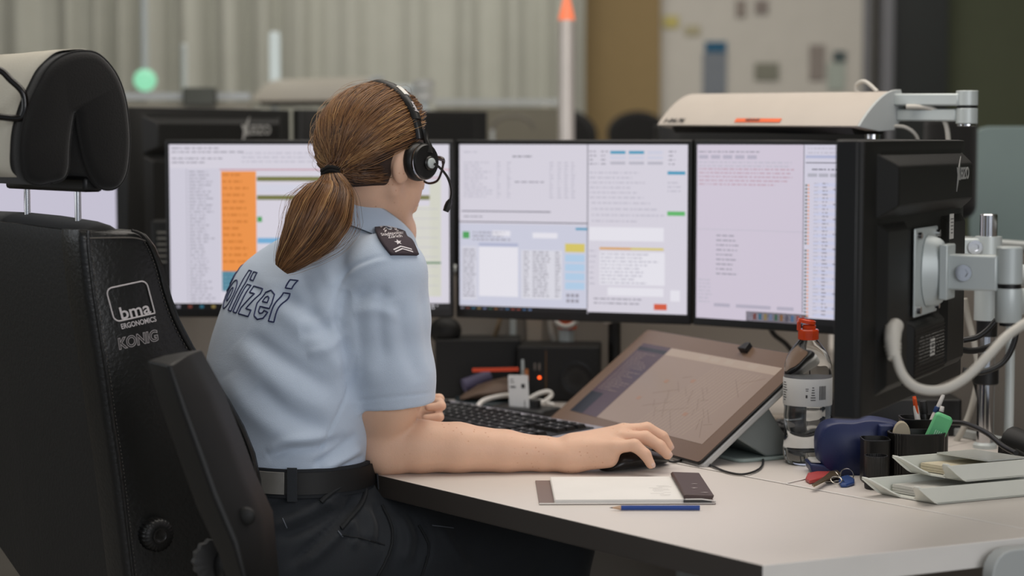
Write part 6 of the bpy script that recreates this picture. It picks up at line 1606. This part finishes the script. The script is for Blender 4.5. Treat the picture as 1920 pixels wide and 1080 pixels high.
# supports and cables below the monitors
def vtube(px, y0, y1, d, r, m, label, nm='support_post', cat='post'):
    a = W(px, y0, d); b = DZ; return tag(MB().lathe([(r, b), (r, a.z)], T(a.x, d, 0), 20).build(nm, m), label, cat)
vtube(1062, 560, 650, 4.045, .016, M_alu, 'silver post with orange band under the middle monitor')
c0 = W(1064, 606, 4.045)
MB().lathe([(.0165, c0.z-.012), (.019, c0.z-.011), (.019, c0.z+.011), (.0165, c0.z+.012)], T(c0.x, 4.045, 0), 24).build('orange_band', mat('band_orange', 'd8623c', .5), bpy.data.objects['support_post'])
tag(MB().box((.032, .03, .30), (W(1002, 600, 4.08).x, 4.095, DZ+.15)).build('support_post', mat('post_cream', 'a89c8e', .6), bevel=.003), 'square cream post behind the loudspeaker', 'post')
vtube(962, 560, 640, 4.09, .007, M_alu, 'thin silver post behind the white identity card and pens')
cable('cable', [W(1036, 590, 3.99), W(1042, 604, 3.99), W(1060, 613, 3.985), (W(1078, 606, 3.99)), W(1084, 592, 3.99)], .005, M_cabw, 'white cable hanging in a small arc below the middle monitor')
cable('cable', [W(1124, 590, 3.97), W(1135, 603, 3.97), W(1148, 600, 3.97), W(1152, 588, 3.97)], .004, M_cab, 'short grey cable loop below the right part of the middle monitor')
cable('cable', [W(940, 590, 4.03), W(934, 612, 4.03), W(926, 640, 4.04), W(926, 690, 4.05)], .005, mat('cable_tan', '8d7b62', .5), 'tan cable running down behind the black box')
cable('cable', [W(1030, 592, 4.04), W(1034, 625, 4.04), W(1044, 660, 4.05), W(1046, 700, 4.05)], .005, M_cab, 'grey cable running down between two posts under the middle monitor')
cable('cable', [W(1442, 610, 3.80), W(1452, 628, 3.80), W(1478, 650, 3.82), W(1500, 690, 3.84), W(1505, 740, 3.86)], .005, M_cabb, 'black cable hanging under the lilac log monitor')
dk = W(835, 620, 4.0)
tag(MB().sph(.030, (dk.x, 4.0, dk.z), sc=(1.1, .9, .95)).build('camera_dome', M_blk2), 'dark rounded device on top of the black box beside the sleeve', 'device')
pb2 = G(1440, 800)
tag(MB().box((.30, .05, .012), M=frame(W(1440, 787, 3.66), Vector((.96, -.28, 0)))).build('cable_tray', mat('tray_cream', 'a79c90', .5), bevel=.002), 'pale flat strip lying behind the all black keyboard', 'strip')
bpy.data.objects['cable_tray'].location.z = DZ+.001
# cables around the silver arm
pl = W(1672, 628, 2.52)
gc = thing('cable', 'thick pale grey cable looping from the rear of the right monitor', 'cable', tuple(pl))
pts = [W(1674, 632, 2.52), W(1680, 668, 2.50), W(1694, 705, 2.49), W(1722, 728, 2.48), W(1765, 731, 2.48), W(1808, 710, 2.49), W(1850, 670, 2.50), W(1888, 630, 2.52), W(1935, 598, 2.55)]
MB().tube(spline(pts, 8), .0062, 14).build('cord', M_cab, gc, sharp=80)
MB().tube([W(1676, 672, 2.50), W(1673, 640, 2.515), W(1674, 620, 2.53), W(1680, 610, 2.545)], [.0075, .0105, .0115, .010], 16).build('plug', M_cab, gc)
mb = MB()
for k in range(4): mb.tube([W(1673.5+k*.9, 646+k*7, 2.513-k*.003), W(1674+k*.9, 649+k*7, 2.513-k*.003)], .0112-.0007*k, 14)
mb.build('strain_relief', M_cab, gc)
cable('cable', [W(1808, 560, 3.43), W(1816, 600, 3.43), W(1828, 650, 3.42), W(1834, 700, 3.41), (W(1824, 755, 3.41)), W(1808, 800, 3.41), W(1792, 828, 3.42)], .0055, M_cab, 'pale grey cable hanging vertically left of the chrome pole')
cable('cable', [W(1806, 638, 3.0), W(1832, 632, 3.0), W(1852, 618, 3.0), W(1868, 600, 3.0)], .0045, M_cabb, 'black cable rising to the lower hinge of the silver arm')
cable('cable', [W(1780, 650, 2.96), W(1820, 658, 2.98), W(1860, 648, 3.0), W(1900, 622, 3.0), W(1935, 590, 3.0)], .005, M_cabb, 'black cable crossing in front of the chrome pole')
cable('cable', [W(1806, 694, 3.25), W(1840, 698, 3.25), W(1880, 680, 3.25), W(1902, 640, 3.25), W(1908, 590, 3.25)], .005, M_cabb, 'black cable bending behind the thick pale grey cable')
cable('cable', [W(1824, 700, 3.38), W(1838, 760, 3.38), W(1844, 835, 3.38)], .004, M_cabb, 'thin black cable running down along the chrome pole')
cable('cable', [W(1778, 792, 3.16), W(1812, 795, 3.13), W(1850, 812, 3.05), W(1880, 836, 2.98), W(1905, 850, 2.93)], .0042, M_cabb, 'black cable running from the rear pen pot to the telephone')
tag(MB().box((.30, .012, .014), M=frame(W(1835, 838, 3.42), Vector((.45, -.89, 0)))).build('desk_rail', M_gm, bevel=.002), 'grey metal rail on the desk in front of the right partition', 'rail')
bpy.data.objects['desk_rail'].location.z = DZ+.0005
# telephone at the right edge
tp0 = G(2025, 925); tph = thing('telephone', 'black desk telephone cut off by the right edge of the picture', 'telephone', (tp0.x, tp0.y+.08, DZ))
Ft = frame(Vector((tp0.x+.035, tp0.y+.10, DZ)), Vector((.92, .40, 0)))
MB().loft([[(-.09, -.09, 0.001), (.11, -.09, 0.001), (.11, .10, 0.001), (-.09, .10, 0.001)], [(-.088, -.088, .018), (.108, -.088, .018), (.108, .098, .06), (-.088, .098, .06)]], Ft).build('phone_base', M_blk2, tph, bevel=.004)
hs_ = [(-.085, -.07, .024), (-.078, -.04, .036), (-.070, .01, .046), (-.068, .05, .052), (-.070, .085, .054)]
MB().tube([Ft @ Vector(p) for p in hs_], [.022, .020, .017, .019, .024], 14).build('handset', M_blk2, tph, bevel=0)
mb = MB()
for i in range(4):
    for j in range(3): mb.box((.014, .010, .004), (-.02+j*.02, -.065+i*.018, .026+.0077*i), Ft)
mb.build('keypad', M_blk, tph, bevel=.001)
# ------------------------------------------------------------------ blurred room behind
cp0 = W(1062, 262, 5.3)
sl = thing('status_light', 'chrome pole lamp with glowing orange tip behind the middle monitor', 'signal lamp', (cp0.x, 5.3, 0))
zt_ = W(1062, 38, 5.3).z; zz_ = W(1062, -12, 5.3).z
MB().lathe([(.020, .02), (.022, zt_-.004), (.021, zt_)], T(cp0.x, 5.3, 0), 28).build('pole', mat('signal_tube', 'cfc8c2', .3, metal=.25), sl)
MB().lathe([(.022, zt_), (.021, zt_+.006), (.009, zz_-.012), (.003, zz_)], T(cp0.x, 5.3, 0), 28).build('light_tip', emis('glow_orange', 'ee7b52', 1.0), sl)
MB().lathe([(.10, 0), (.10, .015), (.03, .02)], T(cp0.x, 5.3, 0), 28).build('foot', M_alu, sl)
gp_ = W(272, 150, 6.4)
gl_ = thing('status_light', 'round green signal light glowing in front of the curtain', 'signal lamp', (gp_.x, 6.4, .742))
MB().sph(.036, (gp_.x, 6.4, gp_.z), seg=24).build('light_globe', emis('glow_green', '8fdcb2', .85), gl_)
MB().cyl(.012, .742, gp_.z-.03, T(gp_.x, 6.4, .742)).build('pole', M_alu, gl_)
for px, y0, y1, w, lab in ((345, 82, 170, .010, 'slim unlit white signal lamp right of the green light'), (515, 60, 170, .017, 'bright white signal lamp pole above the far desk lamp')):
    a, b = W(px, y0, 6.4), W(px, y1, 6.4); t = thing('status_light', lab, 'signal lamp', (a.x, 6.4, .742))
    MB().lathe([(w, b.z), (w, a.z-.004), (w*.7, a.z)], T(a.x, 6.4, 0), 20).build('light_tube', mat('lamp_tube_white', 'c9d0cd', .4) if w < .015 else emis('lamp_tube_lit', 'c4ccc8', .75), t)
    MB().cyl(w*.6, .742, b.z, T(a.x, 6.4, 0)).build('pole', M_alu, t)
ft_, fM, fL = lamp('desk_lamp', W(468, 190, 6.3), W(655, 188, 5.9), 1.15, 'blurred beige desk lamp behind the officer head', mat('lamp_far_beige', '9d978b', .5))
MB().box((.22, .03, .03), (W(730, 168, 5.95).x, 5.95, W(730, 168, 5.95).z)).build('arm', M_alu, ft_, bevel=.004)
q_ = W(795, 170, 5.9)
for z_ in (-.016, .018): MB().cyl(.030, q_.z+z_-.014, q_.z+z_+.014, T(q_.x, 5.9, 0)).build('hinge', mat('hinge_white', 'b8b9b4', .4), ft_)
MB().cyl(.014, .74, q_.z-.03, T(q_.x, 5.9, 0)).build('stem', M_alu, ft_)
fd = thing('desk', 'blurred far desk carrying the beige lamp behind the monitors', 'desk', (-.3, 6.2, 0))
MB().box((3.2, .9, .03), (-.9, 6.1, .725)).build('desk_top', M_top, fd)
for x in (-2.3, -.9, .5): MB().box((.06, .7, .71), (x, 6.1, .355)).build('leg', M_gm, fd)
def bgpanel(px0, px1, py, d, col, label, h=.45, nm='partition'):
    a, b = W(px0, py, d), W(px1, py, d)
    t = thing(nm, label, 'partition', ((a.x+b.x)/2, d, 0))
    MB().box((b.x-a.x, .05, a.z-.02), ((a.x+b.x)/2, d, a.z/2)).build('fabric_panel', mat('panel_'+col, col, .9), t, bevel=.005)
    MB().box((b.x-a.x, .055, .02), ((a.x+b.x)/2, d, a.z+.008)).build('top_rail', M_gm, t)
bgpanel(815, 1048, 196, 6.9, '787467', 'blurred olive grey partition to the right of the headset')
bgpanel(195, 470, 186, 5.6, '8c887c', 'blurred pale partition behind the rear seen black monitor')
bx2 = W(375, 178, 5.55)
tag(MB().rbox((.09, .05, .05), .01, (bx2.x, 5.55, bx2.z-.005)).build('wire_rack', mat('rack_dark', '4d4f48', .6), bevel=.004), 'small dark grey rack on the pale partition right of the green light', 'rack')
def far_chair(px, py, d, w, side, label, cover=True):
    a = W(px, py, d); t = thing('office_chair', label, 'chair', (a.x, d, 0))
    r = [[(x*s, y, z*s2) for x, z in [(w*math.cos(q), .5*w*math.sin(q)*1.5) for q in [i*math.pi/12 for i in range(24)]]] for s, s2, y in ((.8, .8, -.05), (1, 1, -.03), (1, 1, .03), (.8, .8, .05))]
    M_ = T(a.x, d, a.z-.10) @ R(side, 'Z')
    MB().loft(r, M_).build('headrest_cushion', M_vel, t)
    r2 = [[(x*s-w*.35, y, z*s2) for x, z in [(w*.75*math.cos(q), .5*w*math.sin(q)*1.56) for q in [i*math.pi/12 for i in range(24)]]] for s, s2, y in ((.8, .85, -.056), (1, 1.02, -.034), (1, 1.02, .034), (.8, .85, .056))]
    if cover: MB().loft(r2, M_).build('headrest_cover', mat('cover_far', 'a19c8f', .9), t)
    MB().rbox((.46, .12, .60), .05, (0, 0, -.58), M_).build('backrest', M_lea, t, bevel=.02)
    MB().rbox((.46, .46, .10), .05, (0, .2, -a.z+.10+.46), M_).build('seat', M_lea, t, bevel=.02)
    MB().cyl(.03, 0.02, .42, T(a.x, d, 0)).build('gas_column', M_chrome, t)
    for s in (-1, 1): MB().cyl(.006, -.30, -.08, M_ @ T(s*w*.4, 0, 0)).build('headrest_post', M_chrome, t)
    MB().lathe([(.30, .0), (.30, .03), (.04, .06)], T(a.x, d, 0), 5).build('base', M_blk, t)
far_chair(1050, 205, 7.5, .14, 0, 'blurred black chair with pale headrest cover behind the orange tipped pole')
far_chair(1195, 205, 8.25, .125, 0, 'blurred black chair headrest behind the left end of the ivory lamp', False)
bd = thing('desk', 'pale desk far behind under the black monitor below the lamp', 'desk', (.75, 5.4, 0))
MB().box((1.3, .7, .03), (.85, 5.25, DZ-.016)).build('desk_top', M_top, bd)
for x in (.35, 1.35): MB().box((.05, .5, DZ-.035), (x, 5.25, (DZ-.035)/2)).build('leg', M_gm, bd)
m7, M7, L7, H7 = monitor('monitor', (W(1650, 262, 5.2).x, 5.2), (W(1225, 262, 5.0).x, 5.0), 'black monitor seen from behind in the gap under the ivory lamp', ztop=W(1400, 236, 5.1).z, H=.37)
rg0 = W(962, 243, 6.0)
o = MB().tube([Vector((rg0.x+.062*math.cos(a), 6.0, rg0.z+.04*math.sin(a))) for a in [math.pi*i/12 for i in range(13)]], .006, 8).build('headset_stand', mat('ring_grey', '6c685e', .6))
tag(o, 'blurred grey wire arc left of the chair with the pale cover', 'stand')
MB().cyl(.006, .74, rg0.z, T(rg0.x-.062, 6.0, 0)).build('stem', M_gm, o)
# black headset like shape behind the right monitor: neighbouring headrest
hb_ = W(1790, 300, 3.62)
nb_ch = thing('office_chair', 'black chair headrest and back hidden behind the right monitor', 'chair', (hb_.x, 4.4, 0))
hx_ = W(1792, 300, 4.4).x
MB().rbox((.115, .10, .24), .045, (hx_-.012, 4.4, 1.205)).build('headrest_cushion', M_vel, nb_ch, bevel=.03, seg=4)
MB().cyl(.007, .9, 1.10, T(hx_, 4.4, 0)).build('headrest_post', M_chrome, nb_ch)
MB().rbox((.40, .10, .50), .04, (hx_, 4.42, .72)).build('backrest', M_lea, nb_ch, bevel=.02)
MB().cyl(.03, 0, .5, T(hx_, 4.42, 0)).build('gas_column', M_chrome, nb_ch)
# clutter visible between chair and left monitor
cl0 = thing('phone_holder', 'dark device with pale slats glimpsed between the chair and the left monitor', 'device', (W(312, 470, 4.25).x, 4.25, DZ))
c1 = W(312, 478, 4.05)
MB().rbox((.07, .05, .14), .01, (c1.x, 4.09, c1.z)).build('holder_body', M_blk2, cl0, bevel=.004)
mb = MB()
for k in range(6): mb.box((.045, .003, .004), (c1.x+.002, 4.0635, c1.z+.045-k*.012))
mb.build('slats', mat('slat_grey', '77756f', .6), cl0, smooth=False)
MB().cyl(.01, DZ-.05, c1.z-.07, T(c1.x, 4.09, 0)).build('stem', M_alu, cl0)
